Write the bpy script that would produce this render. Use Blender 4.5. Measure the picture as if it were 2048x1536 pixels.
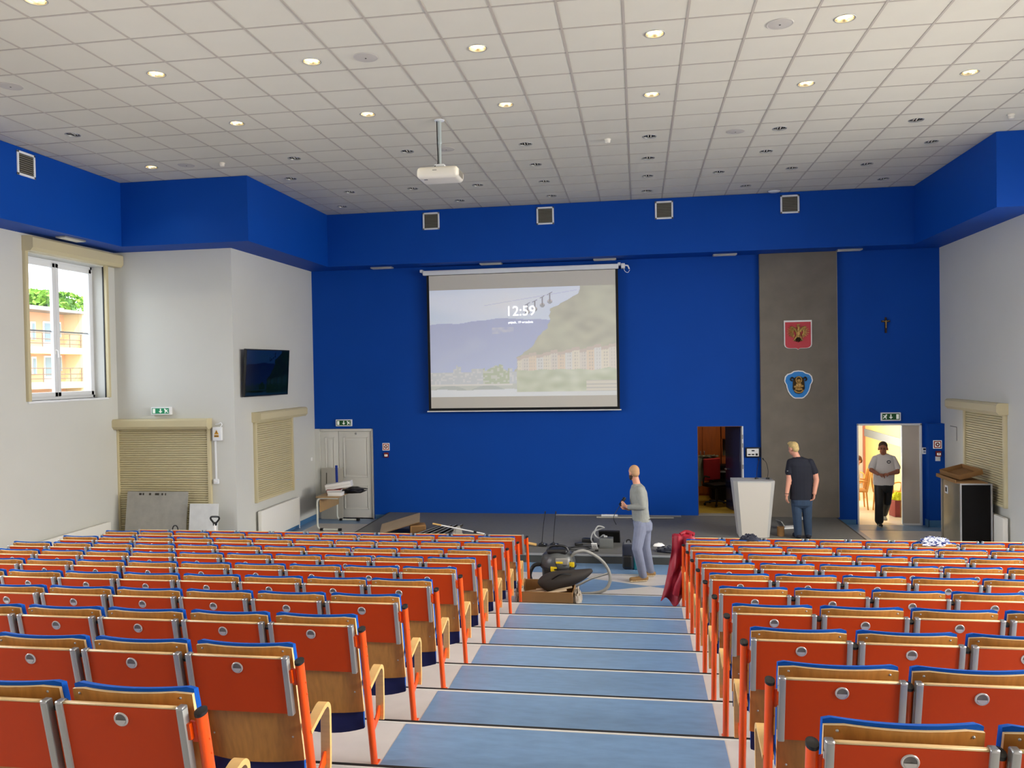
import bpy, bmesh, math, random
from mathutils import Vector, Matrix, kdtree
random.seed(7)
SC = bpy.context.scene
for _o in list(bpy.data.objects): bpy.data.objects.remove(_o)
COL = SC.collection
PI = math.pi

# ------------------------------------------------------------------ camera
cam = bpy.data.cameras.new('camera'); cam_o = bpy.data.objects.new('camera', cam); COL.objects.link(cam_o)
R_ = ((0.98782598, 0.15456679, -0.01757672), (0.01469893, 0.01974170, 0.99969706), (-0.15486696, 0.98778508, -0.01722939))
CAM = Vector((0.08849, -8.22848, 3.31410))
cam_o.matrix_world = Matrix(((R_[0][0], R_[1][0], -R_[2][0], CAM.x), (R_[0][1], R_[1][1], -R_[2][1], CAM.y), (R_[0][2], R_[1][2], -R_[2][2], CAM.z), (0, 0, 0, 1)))
cam.sensor_width = 36; cam.lens = 1607.727 / 2048 * 36; cam.clip_start = .05; cam.clip_end = 400
SC.camera = cam_o

# ------------------------------------------------------------------ world, sun, daylight at the windows, exposure
W = bpy.data.worlds.new('world'); SC.world = W; W.use_nodes = True
_nt = W.node_tree; _nt.nodes.clear()
_bg = _nt.nodes.new('ShaderNodeBackground'); _wo = _nt.nodes.new('ShaderNodeOutputWorld')
_bg.inputs[0].default_value = (.80, .89, 1.0, 1); _bg.inputs[1].default_value = 5.5
_nt.links.new(_bg.outputs[0], _wo.inputs[0])
def area(name, loc, rot, sx, sy, power, col, spread=180):
    l = bpy.data.lights.new(name, 'AREA'); l.shape = 'RECTANGLE'; l.size = sx; l.size_y = sy; l.energy = power; l.color = col; l.spread = math.radians(spread)
    o = bpy.data.objects.new(name, l); o.location = loc; o.rotation_euler = rot; COL.objects.link(o); return o
sun = bpy.data.lights.new('sun', 'SUN'); sun.energy = 7.0; sun.angle = .01; sun.color = (1, .95, .86)
sun_o = bpy.data.objects.new('sun', sun); sun_o.rotation_euler = (math.radians(40), 0, math.radians(62)); COL.objects.link(sun_o)
WIN_R = ((-8.2, -6.2), (-4.9, -2.9), (-1.6, .4), (1.7, 3.7))
WIN_L = ((-8.0, -6.0), (-4.0, -2.0), (-.4, 1.6))
for a, b in WIN_R:
    area('window_daylight_right', (8.36, (a + b) / 2, 4.15), (0, math.radians(63), 0), 2.3, b - a, 355, (1, .95, .87), 130)
for a, b in WIN_L:
    area('window_daylight_left', (-9.52, (a + b) / 2, 4.15), (0, math.radians(-63), 0), 2.3, b - a, 205, (.98, .98, 1), 130)
_po = area('window_portal', (-9.6, 4.28, 4.14), (0, math.radians(-90), 0), 2.35, 1.88, 1, (1, 1, 1)); _po.data.cycles.is_portal = True
area('side_room_window', (4.06, 12.0, 1.7), (0, math.radians(-90), 0), 2.2, 3.0, 190, (1, .93, .78))
area('side_room_fill', (6.6, 12.4, 2.93), (0, 0, 0), 2.6, 3.4, 55, (1, .95, .85))  # added fill light under the closed side room ceiling, no real skylight
area('booth_fill', (1.9, 10.6, 2.7), (0, 0, 0), .5, .5, 13, (1, .8, .55))  # unseen fill light added to brighten the booth cabinets
_cy = SC.cycles
_cy.max_bounces = 7; _cy.diffuse_bounces = 4; _cy.glossy_bounces = 3; _cy.transmission_bounces = 4; _cy.transparent_max_bounces = 8; _cy.caustics_reflective = False; _cy.caustics_refractive = False
VS = SC.view_settings
VS.view_transform = 'Standard'; VS.look = 'None'; VS.gamma = 1; VS.exposure = -0.12; VS.use_curve_mapping = False

# ------------------------------------------------------------------ materials
def lin(h):
    if isinstance(h, str):
        h = h.lstrip('#'); c = [int(h[i:i + 2], 16) / 255 for i in (0, 2, 4)]
    else: c = h
    return tuple(x / 12.92 if x <= .04045 else ((x + .055) / 1.055) ** 2.4 for x in c) + (1,)
MT = {}
def mat(name, col, rough=.5, metal=0, var=0, scale=8, stretch=(1, 1, 1), bump=0, bscale=60, emit=0, ecol=None, trans=0, alpha=1, spec=.5, sheen=0, coat=0):
    m = bpy.data.materials.new(name); m.use_nodes = True; nt = m.node_tree; b = nt.nodes['Principled BSDF']
    c = lin(col); b.inputs['Base Color'].default_value = c
    b.inputs['Roughness'].default_value = rough; b.inputs['Metallic'].default_value = metal
    b.inputs['Specular IOR Level'].default_value = spec
    if coat: b.inputs['Coat Weight'].default_value = coat; b.inputs['Coat Roughness'].default_value = .15
    if sheen: b.inputs['Sheen Weight'].default_value = sheen
    if trans: b.inputs['Transmission Weight'].default_value = trans
    if alpha < 1: b.inputs['Alpha'].default_value = alpha
    if emit: b.inputs['Emission Color'].default_value = lin(ecol or col); b.inputs['Emission Strength'].default_value = emit
    if var or bump:
        tc = nt.nodes.new('ShaderNodeTexCoord'); mp = nt.nodes.new('ShaderNodeMapping'); mp.inputs['Scale'].default_value = stretch
        nt.links.new(tc.outputs['Object'], mp.inputs[0])
    if var:
        n = nt.nodes.new('ShaderNodeTexNoise'); n.inputs['Scale'].default_value = scale; n.inputs['Detail'].default_value = 5
        r = nt.nodes.new('ShaderNodeValToRGB'); e = r.color_ramp.elements
        e[0].position = .3; e[1].position = .7
        e[0].color = tuple(x * (1 - var) for x in c[:3]) + (1,); e[1].color = tuple(min(1, x * (1 + var)) for x in c[:3]) + (1,)
        nt.links.new(mp.outputs[0], n.inputs['Vector']); nt.links.new(n.outputs[0], r.inputs[0]); nt.links.new(r.outputs[0], b.inputs['Base Color'])
    if bump:
        n2 = nt.nodes.new('ShaderNodeTexNoise'); n2.inputs['Scale'].default_value = bscale; n2.inputs['Detail'].default_value = 3
        bu = nt.nodes.new('ShaderNodeBump'); bu.inputs['Strength'].default_value = bump; bu.inputs['Distance'].default_value = .01
        nt.links.new(mp.outputs[0], n2.inputs['Vector']); nt.links.new(n2.outputs[0], bu.inputs['Height']); nt.links.new(bu.outputs[0], b.inputs['Normal'])
    MT[name] = m; return m
mat('wall_blue', '#0046a6', .6, bump=.05, bscale=150, var=.03, scale=1.2, spec=.2)
mat('wall_white', '#d2d2cb', .7, bump=.05, bscale=150, var=.02, scale=1)
mat('tile', '#d5d1c3', .8, var=.015, scale=2, bump=.12, bscale=220)
mat('tgrid', '#b5ada2', .6)
mat('lino_grey', '#cfcac6', .32, var=.05, scale=5, spec=.5)
mat('lino_blue', '#7494b8', .3, var=.09, scale=6, stretch=(1, 3, 1))
mat('lino_riser', '#2e3238', .6)
mat('stage', '#6b6a66', .6, var=.06, scale=14)
mat('stage_front', '#3c3d3a', .7)
mat('alu', '#b9babb', .32, metal=.85)
mat('alu_matt', '#a9a9a6', .45, metal=.5)
mat('steel_white', '#e6e6e2', .3)
mat('nosing', '#d9d8d2', .4)
mat('black', '#121213', .45)
mat('black_gloss', '#050607', .12)
mat('rubber', '#0d0d0e', .7)
mat('orange', '#c63d03', .5, var=.03, scale=2, spec=.25)
mat('orange_metal', '#ea520a', .3, spec=.5)
mat('plywood', '#b97f3a', .42, var=.16, scale=5, stretch=(9, 9, .7))
mat('ply_edge', '#e8c690', .45)
mat('beech', '#e0b46f', .4, var=.08, scale=7, stretch=(1, 1, 6))
mat('seat_blue', '#0a51ae', .9, bump=.15, bscale=400, spec=.2)
mat('grommet', '#c9c6c2', .3, metal=.35)
mat('grommet_dark', '#6b6763', .5)
mat('shutter', '#cfc39c', .5)
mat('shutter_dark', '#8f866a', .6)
mat('pvc', '#eceef0', .35)
mat('radiator', '#eeece4', .35)
mat('glass', '#ffffff', .0)
_g = MT['glass'].node_tree; _t = _g.nodes.new('ShaderNodeBsdfTransparent'); _gl = _g.nodes.new('ShaderNodeBsdfGlossy'); _gl.inputs['Roughness'].default_value = .02; _mx = _g.nodes.new('ShaderNodeMixShader'); _mx.inputs[0].default_value = .06
_g.links.new(_t.outputs[0], _mx.inputs[1]); _g.links.new(_gl.outputs[0], _mx.inputs[2]); _g.links.new(_mx.outputs[0], _g.nodes['Material Output'].inputs[0])
mat('white', '#f2f1ee', .5)
mat('skirting', '#4a7aa6', .5)
# ------------------------------------------------------------------ mesh helpers
class MB:
    """collects shapes into one mesh"""
    def __init__(s): s.v = []; s.f = []; s.m = []; s.sm = []
    def add(s, vs, fs, mi=0, smooth=False, M=None):
        b = len(s.v)
        s.v += [tuple(M @ Vector(q)) if M else tuple(q) for q in vs]
        for f in fs: s.f.append([b + i for i in f]); s.m.append(mi); s.sm.append(smooth)
        return s
    def box(s, x0, x1, y0, y1, z0, z1, mi=0, M=None):
        vs = [(x, y, z) for x in (x0, x1) for y in (y0, y1) for z in (z0, z1)]
        return s.add(vs, [(0, 1, 3, 2), (4, 6, 7, 5), (0, 4, 5, 1), (2, 3, 7, 6), (0, 2, 6, 4), (1, 5, 7, 3)], mi, False, M)
    def rbox(s, x0, x1, y0, y1, z0, z1, r=.01, seg=2, mi=0, M=None, smooth=True):
        bm = bmesh.new(); bmesh.ops.create_cube(bm, size=1)
        for q in bm.verts: q.co = Vector(((x0 + x1) / 2 + q.co.x * (x1 - x0), (y0 + y1) / 2 + q.co.y * (y1 - y0), (z0 + z1) / 2 + q.co.z * (z1 - z0)))
        bmesh.ops.bevel(bm, geom=list(bm.edges), offset=min(r, .49 * min(x1 - x0, y1 - y0, z1 - z0)), segments=seg, affect='EDGES', profile=.6)
        bm.verts.index_update()
        s.add([q.co.copy() for q in bm.verts], [[q.index for q in f.verts] for f in bm.faces], mi, smooth, M); bm.free(); return s
    def quad(s, a, b, c, d, mi=0): return s.add([a, b, c, d], [(0, 1, 2, 3)], mi)
    def prism(s, poly, h0, h1, axis='z', mi=0, M=None, smooth=False):
        n = len(poly)
        def P(u, v, w): return (u, v, w) if axis == 'z' else ((u, w, v) if axis == 'y' else (w, u, v))
        vs = [P(u, v, h0) for u, v in poly] + [P(u, v, h1) for u, v in poly]
        fs = [tuple(range(n))[::-1], tuple(range(n, 2 * n))] + [(i, (i + 1) % n, n + (i + 1) % n, n + i) for i in range(n)]
        if axis == 'y': fs = [f[::-1] for f in fs]
        return s.add(vs, fs, mi, smooth, M)
    def tube(s, pts, r, seg=10, mi=0, cap=True, ry=None, up=None, closed=False, M=None, smooth=True):
        pts = [Vector(q) for q in pts]; n = len(pts); rr = r if isinstance(r, (list, tuple)) else [r] * n
        ry_ = ry if isinstance(ry, (list, tuple)) else ([ry] * n if ry else rr)
        vs = []; prev = None
        for i, q in enumerate(pts):
            if closed: t = pts[(i + 1) % n] - pts[i - 1]
            else: t = pts[min(i + 1, n - 1)] - pts[max(i - 1, 0)]
            t.normalize()
            if prev is None:
                a = Vector(up) if up else (Vector((0, 0, 1)) if abs(t.z) < .9 else Vector((1, 0, 0)))
            else: a = prev
            a = (a - t * a.dot(t))
            if a.length < 1e-6: a = Vector((1, 0, 0)) - t * t.x
            a.normalize(); b = t.cross(a); prev = a
            for k in range(seg):
                g = 2 * PI * k / seg; vs.append(q + a * math.cos(g) * rr[i] + b * math.sin(g) * ry_[i])
        fs = []; L = n if closed else n - 1
        for i in range(L):
            j = (i + 1) % n
            for k in range(seg): fs.append((i * seg + k, i * seg + (k + 1) % seg, j * seg + (k + 1) % seg, j * seg + k))
        s.add(vs, fs, mi, smooth, M)
        if cap and not closed:
            b0 = len(s.v) - len(vs)
            s.f.append([b0 + k for k in range(seg)][::-1]); s.m.append(mi); s.sm.append(False)
            s.f.append([b0 + (n - 1) * seg + k for k in range(seg)]); s.m.append(mi); s.sm.append(False)
        return s
    def lathe(s, prof, seg=20, mi=0, M=None, smooth=True, mis=None):
        vs = []; fs = []
        for r, z in prof:
            for k in range(seg): g = 2 * PI * k / seg; vs.append((r * math.cos(g), r * math.sin(g), z))
        n0 = len(s.f)
        for i in range(len(prof) - 1):
            for k in range(seg): fs.append((i * seg + k, i * seg + (k + 1) % seg, (i + 1) * seg + (k + 1) % seg, (i + 1) * seg + k))
        s.add(vs, fs, mi, smooth, M)
        if mis:
            for i in range(len(prof) - 1):
                for k in range(seg): s.m[n0 + i * seg + k] = mis[i]
        return s
    def ball(s, c, r, seg=12, rings=8, mi=0, sc=(1, 1, 1), M=None):
        vs = [(0, 0, 1)]; 
        for i in range(1, rings):
            a = PI * i / rings
            for k in range(seg): g = 2 * PI * k / seg; vs.append((math.sin(a) * math.cos(g), math.sin(a) * math.sin(g), math.cos(a)))
        vs.append((0, 0, -1)); fs = []
        for k in range(seg):
            fs.append((0, 1 + k, 1 + (k + 1) % seg)); e = 1 + (rings - 2) * seg; fs.append((len(vs) - 1, e + (k + 1) % seg, e + k))
        for i in range(rings - 2):
            for k in range(seg): a = 1 + i * seg; fs.append((a + k, a + seg + k, a + seg + (k + 1) % seg, a + (k + 1) % seg))
        vs = [(c[0] + q[0] * r * sc[0], c[1] + q[1] * r * sc[1], c[2] + q[2] * r * sc[2]) for q in vs]
        return s.add(vs, fs, mi, True, M)
    def grid(s, fn, nu, nv, mi=0, smooth=True, flip=False):
        vs = [fn(i / nu, j / nv) for j in range(nv + 1) for i in range(nu + 1)]; w = nu + 1
        fs = [(j * w + i, j * w + i + 1, (j + 1) * w + i + 1, (j + 1) * w + i) for j in range(nv) for i in range(nu)]
        if flip: fs = [f[::-1] for f in fs]
        return s.add(vs, fs, mi, smooth)
    def mesh(s, name, mats):
        me = bpy.data.meshes.new(name); me.from_pydata(s.v, [], s.f)
        for m in (mats if isinstance(mats, (list, tuple)) else [mats]): me.materials.append(MT[m])
        me.polygons.foreach_set('material_index', s.m); me.polygons.foreach_set('use_smooth', s.sm)
        if any(s.sm): me.set_sharp_from_angle(angle=math.radians(42))
        me.validate(); me.update(); return me
    def build(s, name, mats, parent=None, loc=(0, 0, 0), rot=(0, 0, 0)):
        return put(name, s.mesh(name, mats), parent, loc, rot)
def put(name, me, parent=None, loc=(0, 0, 0), rot=(0, 0, 0)):
    o = bpy.data.objects.new(name, me); COL.objects.link(o); o.location = loc; o.rotation_euler = rot
    if parent: o.parent = parent
    return o
def tag(o, label, cat, group=None):
    o['label'] = label; o['category'] = cat
    if group: o['group'] = group
    return o
def thing(name, label, cat, loc=(0, 0, 0), rz=0, group=None):
    o = bpy.data.objects.new(name, None); COL.objects.link(o); o.location = loc; o.rotation_euler = (0, 0, rz); o.empty_display_size = .1
    return tag(o, label, cat, group)
def struct(o): o['kind'] = 'structure'; return o
def copy_tree(o, parent=None):
    c = o.copy(); COL.objects.link(c); c.parent = parent
    for ch in o.children: copy_tree(ch, c)
    return c
def bez(p0, p1, p2, p3, n=12):
    p0, p1, p2, p3 = map(Vector, (p0, p1, p2, p3))
    return [p0 * (1 - t) ** 3 + p1 * 3 * t * (1 - t) ** 2 + p2 * 3 * t * t * (1 - t) + p3 * t ** 3 for t in [i / n for i in range(n + 1)]]
def spline(pts, n=6):
    P = [Vector(q) for q in pts]; P = [P[0] * 2 - P[1]] + P + [P[-1] * 2 - P[-2]]; out = []
    for i in range(1, len(P) - 2):
        for k in range(n):
            t = k / n; a, b, c, d = P[i - 1], P[i], P[i + 1], P[i + 2]
            out.append(.5 * ((2 * b) + (c - a) * t + (2 * a - 5 * b + 4 * c - d) * t * t + (3 * b - a - 3 * c + d) * t ** 3))
    out.append(P[-2]); return out
def text_mesh(name, body, size, mt, parent, loc, rot, ext=.001, align='LEFT'):
    cu = bpy.data.curves.new(name, 'FONT'); cu.body = body; cu.size = size; cu.extrude = ext; cu.align_x = align; cu.align_y = 'BOTTOM'
    to = bpy.data.objects.new(name, cu); COL.objects.link(to); bpy.context.view_layer.update()
    me = bpy.data.meshes.new_from_object(to.evaluated_get(bpy.context.evaluated_depsgraph_get()))
    bpy.data.objects.remove(to); me.materials.clear(); me.materials.append(MT[mt])
    return put(name, me, parent, loc, rot)
def slab(P, u0, u1, v0, v1, w0, w1, holes=(), mi=0, mb=None):
    """wall slab in (u,v) with rectangular holes, thickness w0..w1; P maps (u,v,w) to a point"""
    mb = mb or MB()
    us = sorted({u0, u1} | {min(max(h[i], u0), u1) for h in holes for i in (0, 1)}); vs = sorted({v0, v1} | {min(max(h[i], v0), v1) for h in holes for i in (2, 3)})
    def inh(u, v): return any(h[0] < u < h[1] and h[2] < v < h[3] for h in holes)
    for a, b in zip(us, us[1:]):
        for c, d in zip(vs, vs[1:]):
            if inh((a + b) / 2, (c + d) / 2): continue
            for w in (w0, w1): mb.quad(P(a, c, w), P(b, c, w), P(b, d, w), P(a, d, w), mi)
    for (a, b, c, d) in list(holes) + [(u0, u1, v0, v1)]:
        for e, f in (((a, c), (b, c)), ((b, c), (b, d)), ((b, d), (a, d)), ((a, d), (a, c))):
            mb.quad(P(*e, w0), P(*f, w0), P(*f, w1), P(*e, w1), mi)
    return mb
# ------------------------------------------------------------------ the room
D = .877; Y1 = 3.208
def nos(k): return Y1 - (k - 1) * D
def zst(k): return .103 * k + .00141 * k * k
ZC = 6.773; ZB = 5.64; YW = 9.224; XL = -9.584; XR = 8.42; XPL = -7.235; XPR = 6.149; YP = 5.552; YB = -11.9
# floor: flat front part, then the raked steps
fl = MB(); fl.box(XL - .3, XR + .3, Y1 - .02, YW + .45, -.3, 0)
floor = struct(fl.build('floor', 'lino_grey'))
NS = 18
for k in range(1, NS):
    y0 = nos(k); z = zst(k); zp = zst(k - 1) if k > 1 else 0
    y1 = nos(k + 1) if k < NS - 1 else YB - .3
    t = MB(); t.box(XL - .3, XR + .3, y1, y0, zp - .3, z); t.build('tread', 'lino_grey', floor)
    r = MB(); r.box(XL, XR, y0 - .001, y0 + .003, zp, z - .012); r.build('riser', 'lino_riser', floor)
    n = MB(); n.rbox(XL, XR, y0 - .036, y0 - .012, z - .012, z + .0035, .003, 1); n.build('nosing_strip', 'nosing', floor)
    n = MB(); n.box(XL, XR, y0 - .012, y0 + .014, z - .016, z + .0038); n.build('black_nosing_lip', 'rubber', floor)
    b = MB(); b.box(-1.508, .602, y1 + .004, y0 - .04, z, z + .0025); b.build('blue_inlay', 'lino_blue', floor)
# lino pattern of the flat floor
def inlay(poly, m='lino_blue', z=.0025):
    b = MB(); b.prism(poly, 0, z); return b.build('blue_inlay', m, floor)
inlay([(XL, 4.78), (XPR, 4.78), (XPR, 5.46), (XL, 5.46)])
for c in range(-5, 6):
    x = .223 + c * 1.95
    inlay([(x, 4.07), (x + .975, 4.47), (x + 1.95, 4.07), (x + .975, 3.64)])
for (a, b) in ((XPL, -5.52), (4.12, XPR)):
    inlay([(a, 5.46), (a + .28, 5.46), (a + .28, 9.2), (a, 9.2)]); inlay([(a + .28, 8.62), (b, 8.62), (b, 9.2), (a + .28, 9.2)])
# ceiling: white tiles laid in a metal grid
ceiling = struct(bpy.data.objects.new('ceiling', None)); COL.objects.link(ceiling)
g = MB()
for i in range(-16, 15):
    g.box(i * .625 - .012, i * .625 + .012, YB, 9.3, ZC, ZC + .012)
for r in range(-19, 15):
    g.box(-9.7, 8.6, r * .625 - .0115, r * .625 + .0115, ZC + .0005, ZC + .0115)
g.build('ceiling_grid', 'tgrid', ceiling)
s_ = MB(); s_.box(-10.1, 8.9, YB - .3, 9.7, ZC + .25, ZC + .4); s_.build('ceiling_slab', 'wall_white', ceiling)
LIT = [(-9, -3), (-6, -3), (-3, -3), (0, -3), (3, -3), (-9, 0), (-6, 0), (-3, 0), (0, 0), (3, 0), (-9, 3), (-6, 3), (-3, 3), (0, 3), (3, 3), (6, 3), (-13, 6), (6, 0)]
OFF = [(-13, 3), (-9, 6), (-6, 6), (-3, 6), (0, 6), (3, 6), (6, 6), (-10, 8), (-9, 10), (-10, 12), (-7, 10), (-5, 10), (-6, 12), (-3, 8), (-3, 10), (-3, 12), (0, 8), (0, 10), (0, 12), (2, 10), (3, 12), (3, 8), (4, 10), (6, 10), (7, 12), (7, 8)]
HOLES = set(LIT + OFF)
def px(q):
    d = Vector(q) - CAM; c = [sum(R_[i][j] * d[j] for j in range(3)) for i in range(3)]
    return (1024 + 1607.7 * c[0] / c[2], 768 - 1607.7 * c[1] / c[2]) if c[2] > .2 else None
h = .3; tm = MB()
tm.box(-h, h, -h, h, 0, .015); TILE = tm.mesh('tile', 'tile')
tm = MB(); rr = .098; seg = 32; vs = []
for kk in range(seg):
    a = 2 * PI * kk / seg + PI / 4; cx, sx = math.cos(a), math.sin(a); q = h / max(abs(cx), abs(sx))
    vs += [(cx * rr, sx * rr, 0), (cx * q, sx * q, 0)]
tm.add(vs, [(2 * k_, 2 * k_ + 1, (2 * k_ + 3) % (2 * seg), (2 * k_ + 2) % (2 * seg)) for k_ in range(seg)])
TILE_H = tm.mesh('tile_with_hole', 'tile')
tiles = []
for i in range(-16, 14):
    for r in range(-19, 14):
        x, y = (i + .5) * .625, (r + .5) * .625
        if y > 8.9 or (y > 5.2 and not -6.9 < x < 5.8): continue
        q = px((x, y, ZC)); sz = 0
        if q and -40 < q[0] < 2090 and -60 < q[1] < 1536: sz = 1 / (Vector((x, y, ZC)) - CAM).length
        tiles.append((sz, i, r, x, y))
tiles.sort(reverse=True); rest = MB()
for n_, (sz, i, r, x, y) in enumerate(tiles):
    hole = (i, r) in HOLES
    if n_ < 300 or hole: put('ceiling_tile', TILE_H if hole else TILE, ceiling, (x, y, ZC + .004))
    else: rest.box(x - h, x + h, y - h, y + h, ZC + .004, ZC + .019)
ro = rest.build('ceiling_tiles_beyond', 'tile', ceiling); ro['kind'] = 'stuff'
# blue bulkheads round the top of the walls
def bulk(name, *b):
    m = MB(); m.box(*b); return struct(m.build(name, 'wall_blue'))
bulk('trim_1', XL - .1, -8.979, YB, 4.915, ZB, ZC - .001)
bulk('trim_2', XL - .1, -6.567, 4.915, YW + .1, ZB, ZC - .001)
bulk('trim_3', -6.567, 5.466, 8.558, YW + .1, ZB, ZC - .001)
bulk('trim_4', 5.466, XR + .1, 4.915, YW + .1, ZB, ZC - .001)
bulk('trim_5', 7.81, XR + .1, YB, 4.915, ZB, ZC - .001)
# walls
WIN = (3.325, 5.238, 2.945, 5.34)
def PX(x0): return lambda u, v, w: (x0 + w, u, v)
def PY(y0): return lambda u, v, w: (u, y0 + w, v)
struct(slab(PX(XL), YB, YP + .3, -.3, ZC + .2, 0, -.42, [WIN] + [(a, b, 2.95, 5.34) for a, b in WIN_L]).build('wall_left', 'wall_white'))
struct(slab(PX(XR), YB, YP + .3, -.3, ZC + .2, 0, .42, [(a, b, 2.95, 5.34) for a, b in WIN_R]).build('wall_right', 'wall_white'))
m = MB(); m.box(XL - .4, XR + .4, YB - .3, YB, -.3, ZC + .2); struct(m.build('wall_back', 'wall_white'))
m = MB(); m.box(XL - .3, XPL, YP, YW + .5, -.3, ZC + .2); struct(m.build('wall_left_pier', 'wall_white'))
m = MB(); m.box(XPR, XR + .3, YP, YW + .0, -.3, ZC + .2); struct(m.build('wall_right_pier', 'wall_white'))
DM = (1.318, 2.262, .155, 2.05); DR = (4.535, 5.775, -.01, 2.075); DL = (-7.2, -5.85, 0, 2.05)
struct(slab(PY(YW), XPL, XPR, -.3, ZC + .2, 0, .22, [DM, DR, DL]).build('wall_front', 'wall_blue'))
m = MB(); m.box(5.845, XPR, 9.02, YW, 0, 2.09); struct(m.build('wall_front_pilaster', 'wall_blue'))
m = MB(); m.box(XPL, XPL + .12, YW - .01, YW, 0, 2.05); struct(m.build('trim_6', 'wall_white'))
# skirting
def skirt(name, *b):
    m = MB(); m.box(*b); return struct(m.build(name, 'skirting'))
skirt('baseboard_left', XPL, XPL + .012, YP, YW, 0, .1)
skirt('baseboard_right', XPR - .012, XPR, YP, YW, 0, .1)
skirt('baseboard_front_left', -5.83, -5.5, YW - .012, YW, 0, .1)
skirt('baseboard_front_right', 5.833, XPR, 9.008, 9.02, 0, .14)
skirt('baseboard_pilaster', 5.833, 5.845, 9.008, YW, 0, .14)
skirt('baseboard_front_mid', 4.15, 4.5, YW - .012, YW, 0, .1)
# stage platform
st = thing('stage_platform', 'low dark grey carpeted stage platform across the blue front wall', 'stage')
m = MB(); m.box(-5.505, 4.1, 5.44, YW - .005, .002, .155, 0); m.build('deck', 'stage', st)
m = MB(); m.box(-5.505, 4.1, 5.432, 5.44, .002, .125); m.build('fascia', 'stage_front', st)
m = MB(); m.rbox(-5.51, 4.105, 5.425, 5.475, .125, .158, .006); m.build('edge_profile', 'alu_matt', st)
for xa, xb in ((-5.51, -5.48), (4.08, 4.11)):
    m = MB(); m.box(xa, xb, 5.475, YW - .006, .13, .157); m.build('edge_profile', 'stage_front', st)
# ------------------------------------------------------------------ auditorium seats
PITCH = .557
mat('seat_under', '#0b1a5c', .7)
def ys(z): return -.2 * z          # recline of the post, backrest and tablet
def curved(z0, z1, hw, y0, th, bow, mi_b=0, mi_e=1, nu=8, nv=4, rc=.0, front_only=False):
    """sheet bowed in x, leaning with the post; back face mi_b, rim mi_e"""
    mb = MB()
    def P(u, v, t):
        x = (u * 2 - 1) * hw; z = z0 + (z1 - z0) * v
        if rc: z -= rc * max(0, abs(u * 2 - 1) - .86) / .14 * (1 if v > .99 else 0)
        return (x, y0 + ys(z) + bow * (x / hw) ** 2 + t, z)
    mb.grid(lambda u, v: P(u, v, 0), nu, nv, mi_b); mb.grid(lambda u, v: P(u, v, th), nu, nv, mi_b, flip=True)
    for v, fl in ((0, True), (1, False)):
        mb.grid(lambda u, w, v=v: P(u, v, w * th), nu, 1, mi_e, flip=fl)
    for u, fl in ((0, True), (1, False)):
        mb.grid(lambda v, w, u=u: P(u, v, w * th), nv, 1, mi_e, flip=not fl)
    return mb
M_BACK = curved(.335, .953, .25, .264, .017, .045, rc=.012).mesh('backrest', ['plywood', 'ply_edge'])
def pad(z0, z1, hw, y0, th, bow, bot=0):
    mb = MB(); nu, nv = 20, 14
    def P(u, v, t):
        x = (u * 2 - 1) * hw; zz0 = z0 + bot * (x / hw) ** 2; z = zz0 + (z1 - zz0) * v
        e = min(1, min(u, 1 - u) / .08, min(v, 1 - v) / .07); e = math.sqrt(max(0, 1 - (1 - e) ** 2))
        return (x, y0 + ys(z) + bow * (x / hw) ** 2 + (th * (.55 + .45 * e) if t else th * .0), z - (.010 * max(0, 1 - min(u, 1 - u) / .05) if v > .9 else 0) - (.006 if t and v > .99 else 0))
    mb.grid(lambda u, v: P(u, v, 0), nu, nv); mb.grid(lambda u, v: P(u, v, 1), nu, nv, flip=True)
    for v, fl in ((0, True), (1, False)): mb.grid(lambda u, w, v=v: P(u, v, w), nu, 1, flip=fl)
    for u, fl in ((0, True), (1, False)): mb.grid(lambda v, w, u=u: P(u, v, w), nv, 1, flip=not fl)
    return mb
M_PAD = pad(.44, .967, .251, .281, .056, .045).mesh('back_cushion', 'seat_blue')
sp = MB(); nu, nv = 10, 8
def SP(u, v, t):
    x = (u * 2 - 1) * .243; zb = .185 + .04 * (x / .243) ** 2; z = zb + (.63 - zb) * v
    e = min(1, min(u, 1 - u) / .1, min(v, 1 - v) / .1); e = math.sqrt(max(0, 1 - (1 - e) ** 2))
    return (x, .262 - .03 * z + (.02 + .075 * e) * t - .012 * e * (1 - t), z)
sp.grid(lambda u, v: SP(u, v, 0), nu, nv, 1); sp.grid(lambda u, v: SP(u, v, 1), nu, nv, flip=True)
for v, fl_ in ((0, True), (1, False)): sp.grid(lambda u, w, v=v: SP(u, v, w), nu, 1, flip=fl_)
for u, fl_ in ((0, True), (1, False)): sp.grid(lambda v, w, u=u: SP(u, v, w), nv, 1, flip=not fl_)
M_SEAT = sp.mesh('seat', ['seat_blue', 'seat_under'])
LEAN = Matrix.Shear('XY', 4, (0, 0)) if False else Matrix(((1, 0, 0, 0), (0, 1, -.2, 0), (0, 0, 1, 0), (0, 0, 0, 1)))
TY = .236
M_TAB = MB().box(-.234, .234, TY - .008, TY + .010, .628, .912, 0, LEAN).mesh('tablet', 'orange')
M_TEDGE = MB().rbox(-.234, .234, TY - .009, TY + .011, .912, .922, .003, 1, 0, LEAN).mesh('tablet_edge', 'ply_edge')
_pf = MB(); _pf.rbox(-.014, .014, TY - .017, TY + .02, .62, .918, .005, 2, 0, LEAN); _pf.rbox(-.0145, .0145, TY - .0175, TY + .0205, .911, .926, .004, 1, 1, LEAN)
_pf.rbox(-.017, .012, TY + .0, TY + .012, .67, .88, .002, 1, 0, LEAN)
M_PROF = _pf.mesh('side_profile', ['alu_matt', 'alu'])
_g = MB(); G_ = LEAN @ Matrix.Translation((0, TY - .008, .862)) @ Matrix.Rotation(PI / 2, 4, 'X')
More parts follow.
